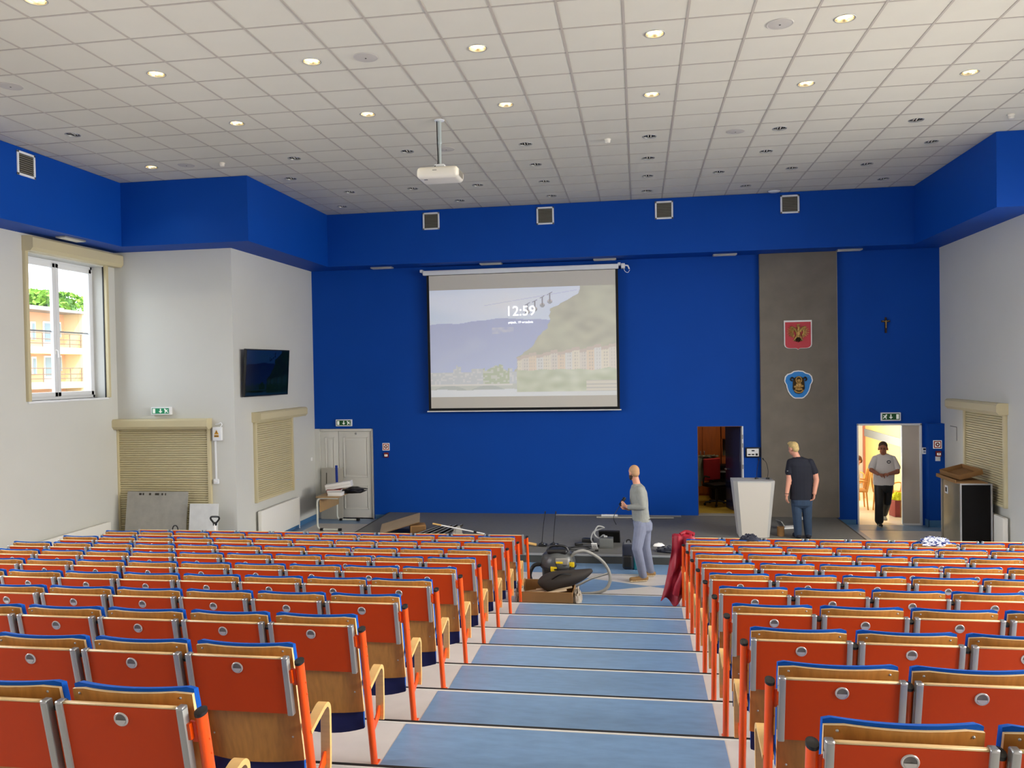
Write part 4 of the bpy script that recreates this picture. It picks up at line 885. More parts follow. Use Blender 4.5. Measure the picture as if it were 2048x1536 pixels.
slabthing('power_adapter', 'black power brick left of junction box on the stage', 'adapter', (-.86, 6.4, ZS), (0, 0, -.2), (.2, .1, .07), 'black', .012, [('label_plate', (-.06, .06, -.052, -.049, .02, .05), 'rubber')])
def lump(name, label, cat, loc, sx, sy, sz, mt, seed, rot=0, amp=.25, part='folds', sc=3):
    tt = thing(name, label, cat, loc, rot); m = MB()
    def P(u, v):
        a = 2 * PI * u; b = v * PI / 2; k = 1 + amp * nz(math.cos(a) * math.cos(b) * 2, math.sin(a) * math.cos(b) * 2 + v, sc, seed)
        return (sx * math.cos(a) * math.cos(b) * k, sy * math.sin(a) * math.cos(b) * k, max(0.001, sz * math.sin(b) * k))
    m.grid(P, 28, 10); m.add([P(i / 28, 0) for i in range(28)], [tuple(range(28))[::-1]]); m.build(part, mt, tt); return tt
lump('foam_wrap', 'rolled white foam wrap lying on the stage right of the man', 'foam wrap', (.41, 6.16, ZS), .1, .05, .055, 'white', 2, .1, .2)
mat('navy_cloth', '#10172b', .9, sheen=.2); mat('jacket_red', '#930f26', .55, var=.1, scale=8); mat('pattern_cloth', '#c9cde0', .8)
lump('dark_jacket', 'dark navy jacket lying folded on the stage near front right row', 'jacket', (.62, 5.78, ZS), .26, .17, .09, 'navy_cloth', 5, .2, .35)
# boards and pole on the left of the stage
mat('mdf', '#a58f72', .75, var=.06, scale=4)
t = thing('plywood_sheet', 'thin brown wood sheet propped up on the left of the stage', 'board', (-4.55, 6.75, ZS + .12)); t.rotation_euler = (math.radians(3), math.radians(-15), math.radians(14)); m = MB(); m.rbox(-.36, .44, 0, .8, 0, .012, .002, 1); b = m.build('sheet', 'mdf', t); m = MB(); m.box(-.36, .44, -.002, .0, 0, .012); m.build('raw_edge', 'cardboard_dark', b)
t = slabthing('cardboard_carton', 'small open brown carton under the propped wood sheet', 'carton', (-4.22, 7.0, ZS), (0, 0, .35), (.3, .3, .17), 'cardboard', .004, [('dark_opening', (-.13, .13, -.152, -.149, .03, .15), 'cardboard_dark')])
for i in range(5):
    slabthing('metal_profile', 'dark metal profile, %s in the pile behind front left row' % NUM[i], 'profile', (-3.98 + i * .12, 6.72 + .03 * i, ZS + .075), (math.radians(8), math.radians(-6), math.radians(58 + 3 * i)), (.75, .045, .035), 'case_black' if i % 2 else 'grille_dark', .004, [('inner_channel', (-.37, .37, -.012, .012, .033, .037), 'alu_matt')])
lump('wood_scrap', 'crumpled pale paper wrap at end of the metal profile pile', 'paper wrap', (-3.35, 6.7, ZS), .1, .09, .19, 'board_pale', 8, 0, .3)
t = thing('telescopic_pole', 'long white telescopic pole with wooden tip leaning over the stage', 'pole', (0, 0, 0))
m = MB(); m.tube([(-3.62, 6.42, .43), (-2.78, 6.55, .245)], .013, 10); m.build('tube', 'white', t); m = MB(); m.tube([(-3.76, 6.40, .46), (-3.60, 6.42, .426)], .016, 10); m.build('wooden_tip', 'beech', t); m = MB(); m.tube([(-3.0, 6.51, .295), (-2.95, 6.52, .283)], .02, 10); m.tube([(-2.8, 6.55, .25), (-2.74, 6.555, .17)], .022, 10); m.build('clamp', 'black', t)
t = thing('wooden_stick', 'round wooden stick on stage edge left of microphones', 'stick', (0, 0, 0)); m = MB(); m.tube([(-2.2, 6.05, ZS + .09), (-1.75, 5.98, ZS + .028)], .026, 10); m.build('shaft', 'beech', t); m = MB(); m.tube([(-2.25, 6.06, ZS + .096), (-2.19, 6.05, ZS + .088)], .028, 10); m.build('end_ferrule', 'ply_edge', t)
# things behind the man in navy
t = thing('fallen_bracket', 'white bent mounting bracket lying on stage beyond lectern', 'bracket', (2.93, 7.95, ZS)); t.rotation_euler = (0, 0, .3)
m = MB(); m.rbox(-.2, .16, -.1, .1, 0, .03, .01); m.build('base_plate', 'white', t); m = MB(); m.rbox(-.16, -.02, -.12, .12, 0, .02, .006, 2, 0, Matrix.Translation((-.12, 0, .02)) @ Matrix.Rotation(math.radians(55), 4, 'Y')); m.rbox(-.26, -.08, -.05, .0, .03, .06, .008); m.build('arm', 'alu_matt', t)
t = thing('paper_roll', 'short brown roll standing on stage beside the lectern', 'roll', (2.66, 7.2, ZS)); m = MB(); m.lathe([(.0005, .0), (.065, 0), (.066, .17), (.02, .172), (.02, .1)], 20); m.build('paper', 'cardboard', t); m = MB(); m.lathe([(.02, .05), (.022, .174), (.016, .174)], 16); m.build('core', 'cardboard_dark', t)
t = thing('flood_lamp', 'small black and white work lamp on the stage behind man', 'lamp', (3.18, 8.3, ZS)); m = MB(); m.rbox(-.05, .05, -.05, .05, .0, .32, .02); m.build('body', 'black', t); m = MB(); m.ball((0, -.01, .36), .045, 12, 8); m.build('head', 'white', t); m = MB(); m.rbox(.06, .2, -.04, .04, .1, .16, .02); m.build('arm', 'white', t)
# backpack
mat('teal_cloth', '#1f7c86', .8)
t = thing('backpack', 'black and teal backpack standing on the floor against the stage', 'backpack', (-.1, 5.18, 0.003)); m = MB(); m.rbox(-.11, .08, -.15, .13, 0, .42, .06, 4); m.build('main_bag', 'navy_cloth', t); m = MB(); m.rbox(.07, .17, -.14, .12, 0, .38, .03, 3); m.build('side_panel', 'teal_cloth', t); m = MB(); m.rbox(-.10, .05, -.19, -.13, .04, .24, .03, 3); m.build('front_pocket', 'black', t)
m = MB(); m.tube(spline([(-.04, 0, .41), (-.03, 0, .46), (.02, 0, .46), (.03, 0, .41)], 4), .01, 6); m.build('grab_loop', 'black', t)
# vacuum cleaner, its hose and the carton of offcuts in the aisle
mat('vac_grey', '#4a4d4e', .35); mat('vac_dark', '#1d1d1e', .4); mat('vac_yellow', '#e8c81e', .45); mat('hose_grey', '#8c8b86', .5); mat('bag_brown', '#2c2622', .7)
t = thing('vacuum_cleaner', 'grey and black wet vacuum cleaner with yellow clips and pale hose', 'vacuum cleaner', (-1.12, 3.62, 0.003))
m = MB(); m.lathe([(.0005, .06), (.2, .06), (.235, .12), (.245, .36), (.25, .38)], 24); m.build('drum', 'vac_dark', t)
m = MB(); m.lathe([(.25, .38), (.262, .40), (.258, .47), (.235, .56), (.17, .62), (.08, .645), (.0005, .65)], 24); b = m.build('motor_head', 'vac_grey', t)
m = MB(); m.rbox(-.15, .15, -.17, .05, .60, .665, .03, 3); m.build('top_tray', 'vac_dark', b); m = MB(); m.rbox(-.02, .17, -.25, -.2, .46, .56, .02, 3); m.build('control_panel', 'hose_grey', b); m = MB(); m.rbox(-.01, .09, -.257, -.248, .485, .515, .003, 1); m.build('label_strip', 'vac_yellow', b)
m = MB(); m.lathe([(.262, .385), (.27, .39), (.27, .41), (.262, .415)], 24); m.build('lid_band', 'vac_dark', b)
m = MB(); m.tube(spline([(-.17, -.02, .60), (-.1, -.03, .69), (.1, -.03, .69), (.17, -.02, .60)], 5), .018, 8); m.build('carry_handle', 'vac_dark', b)
for x, z_ in ((-.04, .37), (.2, .42)): m = MB(); m.rbox(x - .05, x + .05, -.285 + abs(x) * .5, -.24 + abs(x) * .5, z_, z_ + .07, .01); m.build('clip', 'vac_yellow', t)
for x, y in ((-.18, -.12), (.18, -.12), (-.16, .16), (.16, .16)): m = MB(); m.tube([(x, y - .02, .045), (x, y + .02, .045)], .045, 14); m.rbox(x - .03, x + .03, y - .03, y + .03, .05, .1, .01); m.build('wheel', 'rubber', t)
m = MB(); m.tube(spline([(.20, -.1, .56), (.28, -.12, .63), (.42, -.1, .64), (.62, -.06, .52), (.74, -.06, .36), (.76, -.1, .2), (.68, -.16, .09), (.5, -.2, .05), (.25, -.22, .045)], 8), .024, 10); m.build('hose', 'hose_grey', t)
m = MB(); m.tube([(.22, -.14, .11), (.5, -.12, .25), (.73, -.06, .31)], .018, 10); m.build('suction_tube', 'alu', t)
m = MB(); m.tube(spline([(-.24, -.02, .42), (-.36, -.05, .40), (-.42, -.08, .26), (-.36, -.1, .12)], 6), .03, 10); m.build('side_hose', 'vac_dark', t)
m = MB(); m.tube(spline([(.12, -.1, .63), (.16, -.14, .55), (.2, -.17, .45), (.17, -.2, .36)], 5), .012, 6); m.tube(spline([(-.1, -.15, .6), (-.02, -.24, .5), (.03, -.27, .4)], 5), .010, 6); m.build('mains_cable', 'black', t)
t = thing('cardboard_box', 'open brown cardboard box full of wood offcuts on aisle step', 'cardboard box', (-1.2, 2.93, zst(1)))
m = MB(); m.rbox(-.36, .36, -.26, .26, 0, .008, .002, 1); m.build('bottom', 'cardboard', t)
for q in ((-.36, .36, -.265, -.255, .16), (-.36, .36, .255, .265, .2), (-.365, -.355, -.26, .26, .22), (.355, .365, -.26, .26, .15)): m = MB(); m.rbox(q[0], q[1], q[2], q[3], .004, q[4], .003, 1); m.build('side_wall', 'cardboard', t)
mat('foil', '#b9ae9f', .25, trans=0, spec=.6)
tt = lump('plastic_foil', 'crumpled clear plastic foil draped on left corner of the cardboard box', 'foil', (-1.585, 2.86, zst(1)), .055, .17, .27, 'foil', 4, 0, .45)
tt = lump('plastic_foil', 'crumpled pale plastic foil at right end of the cardboard box', 'foil', (-.785, 2.84, zst(1)), .06, .15, .17, 'foil', 9, 0, .45)
mat('offcut', '#cdb79a', .7, var=.08, scale=6)
for i, (x, y, zz_, a, L) in enumerate(((-.12, -.12, .13, 14, .62), (-.02, -.03, .15, 10, .66), (.06, .06, .13, 18, .6), (-.1, .14, .12, 8, .58), (.05, -.18, .16, 20, .5), (.12, .0, .19, 12, .48))):
    slabthing('wood_offcut', 'pale wooden offcut, %s of the strips in the cardboard box' % NUM[i], 'offcut', (-1.2 + x * .6, 2.93 + y, zst(1) + zz_ - .04), (0, math.radians(-8), math.radians(a * .5)), (L, .05, .018), 'offcut', .003, [('end_grain', (L / 2 - .004, L / 2 + .001, -.024, .024, .001, .017), 'beech')])
t = thing('tool_bag', 'dark brown canvas tool bag slumped over the box of offcuts', 'bag', (-1.0, 3.0, zst(1) + .19)); t.rotation_euler = (0, math.radians(-12), math.radians(8))
m = MB(); m.tube(spline([(-.30, 0, .02), (-.25, 0, .05), (-.1, 0, .07), (.1, 0, .06), (.3, 0, .07), (.45, 0, .10)], 5), [.02 + .11 * math.sin(PI * min(1, i / 25) ** .7) ** .8 for i in range(26)], 14, 0, ry=[.02 + .14 * math.sin(PI * min(1, i / 25) ** .7) ** .8 for i in range(26)]); m.build('canvas_body', 'bag_brown', t); m = MB(); m.tube(spline([(-.15, -.12, .12), (0, -.17, .18), (.15, -.13, .14)], 5), .012, 6); m.build('strap', 'black', t)
# clothes on the front seats
t = thing('red_jacket', 'red jacket hanging over the aisle end of the front right row', 'jacket', (.70, 2.62, .0))
m = MB()
def RJ(u, v, o):
    z = 1.055 - .86 * v if v > .12 else 1.075 - .17 * (v) ; w = .10 + .10 * v
    if v < .12: y = .14 - v * 1.2; z = 1.06 + .02 * math.sin(v / .12 * PI)
    else: y = -.01 + .03 * nz(u * 3, v * 3, 2, 1)
    x = (u - .5) * 2 * w * (1 - .25 * v) - .06 - .12 * v * v + .05 * (u - .5)
    return (x, y + .04 * nz(u, v, 4, 5) + .035 * math.sin(u * 14 + v * 3) * (.3 + v) + o, z + .03 * nz(u * 2, v, 3, 2) + (.06 * math.sin(u * 9) if v > .95 else 0))
m.grid(lambda u, v: RJ(u, v, 0), 20, 26); m.grid(lambda u, v: RJ(u, v, .03), 20, 26, flip=True)
m.grid(lambda u, w: RJ(u, 1, w * .03), 20, 1, flip=False); m.grid(lambda v, w: RJ(0, v, w * .03), 26, 1); m.grid(lambda v, w: RJ(1, v, w * .03), 26, 1, flip=True)
m.build('body_cloth', 'jacket_red', t)
m = MB(); m.tube(spline([(.04, -.02, 1.06), (.06, -.06, .93), (.0, -.07, .7), (-.12, -.07, .45), (-.16, -.05, .3)], 6), [.06] * 8 + [.055] * 8 + [.045] * 9, 12, 0, ry=[.035] * 25); m.build('sleeve', 'jacket_red', t)
m = MB(); m.tube(spline([(-.08, .1, 1.07), (.0, .14, 1.1), (.1, .1, 1.075)], 5), .028, 10); m.build('collar', 'jacket_red', t)
yb = nos(2); zt = zst(1)
lump('folded_scarf', 'bunched navy garment lying on second front right seat top', 'garment', (1.49, yb + .16, zt + .93), .13, .08, .10, 'navy_cloth', 11, 0, .35)
lump('patterned_shirt', 'crumpled blue and white shirt on sixth front right seat top', 'garment', (3.72, yb + .14, zt + .93), .19, .08, .10, 'pattern_cloth', 13, 0, .4)
bpy.data.materials['pattern_cloth'].node_tree.nodes['Principled BSDF'].inputs['Base Color'].default_value = lin('#c9cde0')
_nt = bpy.data.materials['pattern_cloth'].node_tree; _v = _nt.nodes.new('ShaderNodeTexVoronoi'); _v.inputs['Scale'].default_value = 14; _r = _nt.nodes.new('ShaderNodeValToRGB'); _r.color_ramp.interpolation = 'CONSTANT'; _r.color_ramp.elements[0].color = lin('#1c2d6b'); _r.color_ramp.elements[1].color = lin('#e8eaf2'); _r.color_ramp.elements[1].position = .5
_nt.links.new(_v.outputs['Color'], _r.inputs[0]); _nt.links.new(_r.outputs[0], _nt.nodes['Principled BSDF'].inputs['Base Color'])
# ------------------------------------------------------------------ people
mat('skin', '#c98f74', .55); mat('skin_tan', '#a4664a', .55); mat('skin_light', '#d99a80', .55); mat('hair_bald', '#b38a63', .6); mat('hair_blond', '#c8ad74', .75, var=.2, scale=40); mat('hair_dark', '#4b3624', .8); mat('hair_brown', '#6e4526', .8)
mat('beard', '#3a2a20', .8); mat('sweater', '#8a8d88', .9, var=.06, scale=20, bump=.2, bscale=120); mat('trouser_grey', '#757b90', .85, var=.08, scale=9, bump=.25, bscale=14); mat('tee_navy', '#151826', .85, var=.08, scale=8); mat('jeans', '#2c4059', .85, var=.15, scale=10, bump=.2, bscale=16)
mat('tee_white', '#dcd5cf', .85, bump=.2, bscale=10); mat('trouser_black', '#161613', .55, var=.2, scale=6, bump=.5, bscale=7); mat('shoe_tan', '#8a6a3e', .7); mat('shoe_white', '#e4e4de', .6); mat('sole', '#c9b99a', .7); mat('eye', '#1c1512', .3); mat('lip', '#8c4a3c', .5); mat('belt', '#15110e', .5)
from mathutils.bvhtree import BVHTree
class Body:
    def __init__(s): s.mb = MB(); s.pts = []
    def _add(s, vs, fs, mi):
        b = MB(); s.mb.add(vs, fs, mi); s.pts += [(Vector(v), mi) for v in vs]
    def cap(s, p0, r0, p1, r1, mi, flat=None, seg=14, n=8):
        p0, p1 = Vector(p0), Vector(p1); t = (p1 - p0); L = t.length; t.normalize()
        a = Vector((0, 1, 0)) if abs(t.y) < .9 else Vector((1, 0, 0))
        if flat: a = Vector(flat[0])
        a = (a - t * a.dot(t)).normalized(); b = t.cross(a); fa = flat[1] if flat else 1
        prof = [(-r0 * math.cos(g), r0 * math.sin(g)) for g in [PI / 2 * i / 4 for i in range(1, 5)]]
        prof = [(-r0 * math.cos(PI / 2 * i / 4), r0 * math.sin(PI / 2 * i / 4)) for i in range(1, 5)] + [(L * i / n, r0 + (r1 - r0) * i / n) for i in range(1, n)] + [(L + r1 * math.sin(PI / 2 * i / 4), r1 * math.cos(PI / 2 * i / 4)) for i in range(0, 4)]
        vs = [p0 - t * r0]
        for d, r in prof:
            for k in range(seg): g = 2 * PI * k / seg; vs.append(p0 + t * d + a * math.cos(g) * r * fa + b * math.sin(g) * r)
        vs.append(p1 + t * r1); fs = []
        for k in range(seg): fs.append((0, 1 + (k + 1) % seg, 1 + k))
        m_ = len(prof)
        for i in range(m_ - 1):
            for k in range(seg): q = 1 + i * seg; fs.append((q + k, q + (k + 1) % seg, q + seg + (k + 1) % seg, q + seg + k))
        e = 1 + (m_ - 1) * seg
        for k in range(seg): fs.append((len(vs) - 1, e + k, e + (k + 1) % seg))
        s._add(vs, fs, mi); return s
    def ell(s, c, r, mi, rot=None, seg=18, rings=12):
        b = MB(); b.ball((0, 0, 0), 1, seg, rings); R = rot or Matrix.Identity(3)
        s._add([Vector(c) + R @ Vector((v[0] * r[0], v[1] * r[1], v[2] * r[2])) for v in b.v], b.f, mi); return s
    def loft(s, rings, mi, seg=22, sub=4):
        """rings: (centre, half width, half depth, heading of the width axis in degrees)"""
        R = []
        for i in range(len(rings) - 1):
            for k in range(sub):
                t = k / sub; t2 = t * t * (3 - 2 * t); A, B = rings[i], rings[i + 1]
                R.append((Vector(A[0]).lerp(Vector(B[0]), t), A[1] + (B[1] - A[1]) * t2, A[2] + (B[2] - A[2]) * t2, A[3] + (B[3] - A[3]) * t))
        R.append((Vector(rings[-1][0]),) + tuple(rings[-1][1:])); vs = []; fs = []
        for c, w, d, h in R:
            h = math.radians(h); ax = Vector((math.cos(h), math.sin(h), 0)); ay = Vector((-math.sin(h), math.cos(h), 0))
            for k in range(seg):
                g = 2 * PI * k / seg; cx, sy = math.cos(g), math.sin(g)
                cx = math.copysign(abs(cx) ** .85, cx); sy = math.copysign(abs(sy) ** .85, sy); vs.append(c + ax * cx * w + ay * sy * d)
        n = len(R)
        for i in range(n - 1):
            for k in range(seg): fs.append((i * seg + k, i * seg + (k + 1) % seg, (i + 1) * seg + (k + 1) % seg, (i + 1) * seg + k))
        vs += [R[0][0], R[-1][0]]
        for k in range(seg): fs.append((n * seg, (k + 1) % seg, k)); fs.append((n * seg + 1, (n - 1) * seg + k, (n - 1) * seg + (k + 1) % seg))
        s._add(vs, fs, mi); return s
    def head(s, c, face, tilt, mi_skin, mi_hair, mi_eye, mi_lip, hair='short', beard=None, k=1.0):
        """face: heading the face looks to (degrees, -90 = towards the camera side)"""
        h = math.radians(face); f = Vector((math.cos(h), math.sin(h), 0)); r = Vector((f.y, -f.x, 0)); u = Vector((0, 0, 1))
        tl = math.radians(tilt); f2 = f * math.cos(tl) - u * math.sin(tl); u2 = u * math.cos(tl) + f * math.sin(tl)
        R = Matrix((r, f2, u2)).transposed(); C_ = Vector(c)
        def at(x, y, z): return C_ + r * x + f2 * y + u2 * z
        _at = at; _ell = s.ell
        def at(x, y, z): return _at(x * k, y * k, z * k)
        class _S: ell = staticmethod(lambda c, r, *a: _ell(c, tuple(q * k for q in r), *a))
        s = _S
        s.ell(at(0, -.012, .022), (.075, .094, .093), mi_skin, R); s.ell(at(0, .028, -.045), (.058, .062, .07), mi_skin, R); s.ell(at(0, .04, -.085), (.036, .038, .03), mi_skin, R)
        s.ell(at(0, .096, -.02), (.013, .02, .024), mi_skin, R, 10, 8); s.ell(at(0, .085, .01), (.011, .018, .03), mi_skin, R, 10, 8)
        for q in (-1, 1):
            s.ell(at(q * .077, -.008, -.012), (.011, .02, .033), mi_skin, R, 10, 8); s.ell(at(q * .03, .077, .008), (.008, .006, .0045), mi_eye, R, 8, 6); s.ell(at(q * .031, .083, .03), (.019, .005, .004), mi_hair, R, 8, 6)
        s.ell(at(0, .084, -.062), (.024, .010, .007), mi_lip, R, 8, 6)
        if hair == 'short': s.ell(at(0, -.022, .042), (.079, .093, .085), mi_hair, R); s.ell(at(0, -.055, -.005), (.07, .055, .07), mi_hair, R)
        if hair == 'bald': s.ell(at(0, -.02, .03), (.077, .092, .09), mi_hair, R); s.ell(at(0, -.05, -.005), (.068, .056, .065), mi_hair, R)
        if hair == 'quiff': s.ell(at(0, -.022, .042), (.079, .093, .085), mi_hair, R); s.ell(at(0, -.055, -.005), (.07, .055, .07), mi_hair, R); s.ell(at(0, .03, .105), (.06, .06, .035), mi_hair, R)
        if beard is not None: s.ell(at(0, .045, -.088), (.05, .05, .035), beard, R); s.ell(at(-.045, .02, -.06), (.02, .045, .04), beard, R); s.ell(at(.045, .02, -.06), (.02, .045, .04), beard, R)
        return at
    def hand(s, wrist, palm_dir, normal, mi, curl=.5, thumb=1, size=1.0):
        """palm from the wrist along palm_dir; fingers curl towards normal"""
        w = Vector(wrist); d = Vector(palm_dir).normalized(); n = Vector(normal); n = (n - d * n.dot(d)).normalized(); x = d.cross(n)
        k = size; s.cap(w + d * .01, .026 * k, w + d * .075 * k, .036 * k, mi, (n, .5))
        for i, (off, L) in enumerate(((-.034, .068), (-.0115, .078), (.0115, .072), (.033, .056))):
            b = w + d * .085 * k + x * off * k; a1 = curl * .8; a2 = curl * 1.7
            m1 = b + (d * math.cos(a1) + n * math.sin(a1) + x * off * 2.4) * L * .5 * k; e = m1 + (d * math.cos(a2) + n * math.sin(a2) + x * off * 2.4) * L * .5 * k
            s.cap(b - d * .012, .0095 * k, m1, .0088 * k, mi, None, 8, 3); s.cap(m1, .0088 * k, e, .0078 * k, mi, None, 8, 3)
        b = w + d * .03 * k - x * .028 * k * thumb; m1 = b + (d * .75 - x * .6 * thumb + n * .3).normalized() * .042 * k; e = m1 + (d * .85 - x * .1 * thumb + n * .5).normalized() * .034 * k
        s.cap(b, .012 * k, m1, .011 * k, mi, None, 8, 3); s.cap(m1, .011 * k, e, .009 * k, mi, None, 8, 3); return s
    def shoe(s, ankle, toe, mi, mi_sole, z0):
        a = Vector(ankle); t = Vector(toe); d = (t - a); d.z = 0; d.normalize(); heel = Vector((a.x, a.y, 0)) - d * .05; tip = Vector((t.x, t.y, 0)); sd = Vector((-d.y, d.x, 0))
        zz = z0; s.cap(heel + Vector((0, 0, zz + .045)), .038, tip - d * .02 + Vector((0, 0, zz + .038)), .036, mi, (sd, 1.15)); s.cap(Vector((a.x, a.y, zz + .06)), .046, Vector((a.x, a.y, zz + .10)), .044, mi)
        s.cap(heel + Vector((0, 0, zz + .014)), .014, tip + Vector((0, 0, zz + .014)), .014, mi_sole, (sd, 3.1)); return s
    def build(s, parent, mats, voxel=.0075, smooth=2, name='body'):
        me = bpy.data.meshes.new(name); me.from_pydata([tuple(v) for v in s.mb.v], [], s.mb.f)
        o = bpy.data.objects.new(name, me); COL.objects.link(o)
        md = o.modifiers.new('r', 'REMESH'); md.mode = 'VOXEL'; md.voxel_size = voxel; md.use_smooth_shade = True
        ms = o.modifiers.new('s', 'SMOOTH'); ms.factor = .5; ms.iterations = smooth
        bpy.context.view_layer.update()
        nm = bpy.data.meshes.new_from_object(o.evaluated_get(bpy.context.evaluated_depsgraph_get())); bpy.data.objects.remove(o); nm.name = name
        bv = BVHTree.FromPolygons([Vector(v) for v in s.mb.v], s.mb.f); nm.materials.clear()
        for m in mats: nm.materials.append(MT[m])
        idx = [s.mb.m[bv.find_nearest(p.center)[2]] for p in nm.polygons]
        nm.polygons.foreach_set('material_index', idx); nm.polygons.foreach_set('use_smooth', [True] * len(idx)); nm.update()
        return put(name, nm, parent)
# --- man in a grey sweater, facing left, looking towards the wall
t = thing('person', 'man in grey sweater and grey trousers standing before the stage holding phone', 'person', (.12, 4.45, 0))
O = Vector((.12, 4.45, 0))
def L_(*q): return Vector(q) - O
b = Body(); SK, HR, EY, LP, SH, TR, BT, SO, SL, BD = range(10); MM = ['skin', 'hair_bald', 'eye', 'lip', 'sweater', 'trouser_grey', 'belt', 'shoe_tan', 'sole', 'beard']
b.head(L_(.0, 4.5, 1.675), 128, 6, SK, HR, EY, LP, 'bald', BD)
b.cap(L_(.045, 4.49, 1.50), .058, L_(.018, 4.49, 1.61), .054, SK)
b.loft([(L_(.055, 4.48, 1.50), .07, .065, 110), (L_(.065, 4.48, 1.455), .17, .09, 110), (L_(.07, 4.48, 1.36), .205, .118, 110), (L_(.075, 4.48, 1.24), .195, .128, 110), (L_(.09, 4.48, 1.1), .175, .12, 110), (L_(.10, 4.48, .985), .17, .122, 112), (L_(.112, 4.48, .93), .175, .128, 112)], SH)
b.loft([(L_(.118, 4.48, .965), .163, .117, 112), (L_(.12, 4.48, .945), .163, .117, 112)], BT)
b.loft([(L_(.118, 4.48, .95), .165, .118, 112), (L_(.13, 4.48, .88), .178, .138, 112), (L_(.135, 4.48, .80), .175, .13, 112), (L_(.13, 4.48, .74), .14, .1, 112)], TR)
b.cap(L_(.095, 4.345, 1.43), .066, L_(.135, 4.27, 1.175), .053, SH); b.cap(L_(.135, 4.27, 1.175), .053, L_(-.07, 4.35, 1.155), .04, SH); b.cap(L_(-.07, 4.35, 1.155), .031, L_(-.10, 4.362, 1.16), .03, SK)
b.hand(L_(-.10, 4.362, 1.162), (-.9, .35, .15), (0, .7, .5), SK, .9, 1)
b.cap(L_(.05, 4.63, 1.42), .066, L_(.06, 4.70, 1.17), .053, SH); b.cap(L_(.06, 4.70, 1.17), .053, L_(-.08, 4.56, 1.10), .04, SH); b.cap(L_(-.08, 4.56, 1.10), .031, L_(-.10, 4.54, 1.097), .03, SK)
b.hand(L_(-.10, 4.54, 1.097), (-.8, -.55, .1), (0, 0, 1), SK, .8, -1)
b.cap(L_(.10, 4.38, .86), .105, L_(.035, 4.31, .52), .082, TR); b.cap(L_(.035, 4.31, .52), .08, L_(.12, 4.36, .10), .064, TR)
b.cap(L_(.17, 4.58, .85), .10, L_(.165, 4.60, .50), .08, TR); b.cap(L_(.165, 4.60, .50), .078, L_(.24, 4.67, .10), .062, TR)
b.shoe(L_(.12, 4.36, .08), L_(-.075, 4.30, 0), SO, SL, 0); b.shoe(L_(.24, 4.67, .08), L_(.07, 4.63, 0), SO, SL, 0)
b.build(t, MM)
ph = thing('handset', 'black handset with dangling cord held by man in grey sweater', 'handset', (-.2, 4.42, 1.19)); ph.rotation_euler = (0, math.radians(35), .3)
m = MB(); m.rbox(-.02, .012, -.035, .035, -.03, .12, .006); pb = m.build('case', 'black', ph); m = MB(); m.rbox(-.022, -.0195, -.03, .03, -.02, .11, .002, 1); m.build('screen', 'black_gloss', pb)
m = MB(); m.tube(spline([(-.005, 0, -.03), (.0, .0, -.15), (.02, 0, -.25), (.12, .02, -.31)], 6), .005, 6); m.build('cord', 'black', ph)
# --- man in navy shirt seen from behind
t = thing('person', 'fair-haired man in navy T-shirt and jeans standing on stage, back turned', 'person', (3.0, 7.0, .157)); O = Vector((3.0, 7.0, .157))
b = Body(); SK, HR, EY, LP, SH, TR, SO, SL = range(8); MM = ['skin_light', 'hair_blond', 'eye', 'lip', 'tee_navy', 'jeans', 'tee_navy', 'belt']
b.head(L_(2.872, 7.05, 1.79), 128, 16, SK, HR, EY, LP, 'quiff')
b.cap(L_(2.945, 7.02, 1.60), .062, L_(2.895, 7.03, 1.72), .056, SK)
b.loft([(L_(2.955, 7.02, 1.645), .075, .06, 6), (L_(2.97, 7.01, 1.60), .17, .088, 6), (L_(2.985, 7.0, 1.50), .225, .115, 6), (L_(2.99, 7.0, 1.36), .222, .125, 4), (L_(2.995, 7.0, 1.15), .20, .12, 2), (L_(3.0, 7.0, .98), .205, .125, 0), (L_(3.0, 7.0, .875), .21, .128, 0)], SH)
b.cap(L_(2.815, 7.0, 1.545), .07, L_(2.78, 6.97, 1.37), .072, SH); b.cap(L_(2.785, 6.98, 1.42), .052, L_(2.775, 6.95, 1.24), .046, SK); b.cap(L_(2.775, 6.95, 1.24), .047, L_(2.722, 6.9, .965), .032, SK)
b.hand(L_(2.722, 6.9, .965), (-.05, -.05, -1), (.9, .2, 0), SK, .5, 1)
b.cap(L_(3.155, 7.0, 1.545), .07, L_(3.22, 6.98, 1.38), .071, SH); b.cap(L_(3.22, 6.98, 1.42), .052, L_(3.255, 6.96, 1.23), .046, SK); b.cap(L_(3.255, 6.96, 1.23), .046, L_(3.205, 6.9, .995), .032, SK)
b.hand(L_(3.205, 6.9, .995), (-.1, .0, -1), (-.9, .1, 0), SK, .7, -1)
b.loft([(L_(3.0, 7.0, .95), .18, .11, 0), (L_(3.0, 7.0, .86), .188, .13, 0), (L_(2.998, 7.0, .78), .185, .125, 0), (L_(2.995, 7.0, .72), .165, .09, 0)], TR)
b.cap(L_(2.905, 7.0, .84), .095, L_(2.915, 6.98, .50), .078, TR); b.cap(L_(2.915, 6.98, .50), .077, L_(2.93, 7.0, .22), .064, TR)
b.cap(L_(3.09, 7.0, .84), .095, L_(3.095, 7.0, .50), .078, TR); b.cap(L_(3.095, 7.0, .50), .077, L_(3.115, 7.03, .22), .064, TR)
b.shoe(L_(2.93, 7.0, .2), L_(2.90, 7.2, .16), SO, SL, 0); b.shoe(L_(3.115, 7.03, .2), L_(3.15, 7.22, .16), SO, SL, 0)
b.build(t, MM)
m = MB(); m.tube([(2.725 - 3.0 + .036 * math.cos(a), 6.905 - 7.0 + .036 * math.sin(a), .99 - .157) for a in [2 * PI * i / 16 for i in range(16)]], .005, 6, closed=True); m.build('wristband', 'black', t)
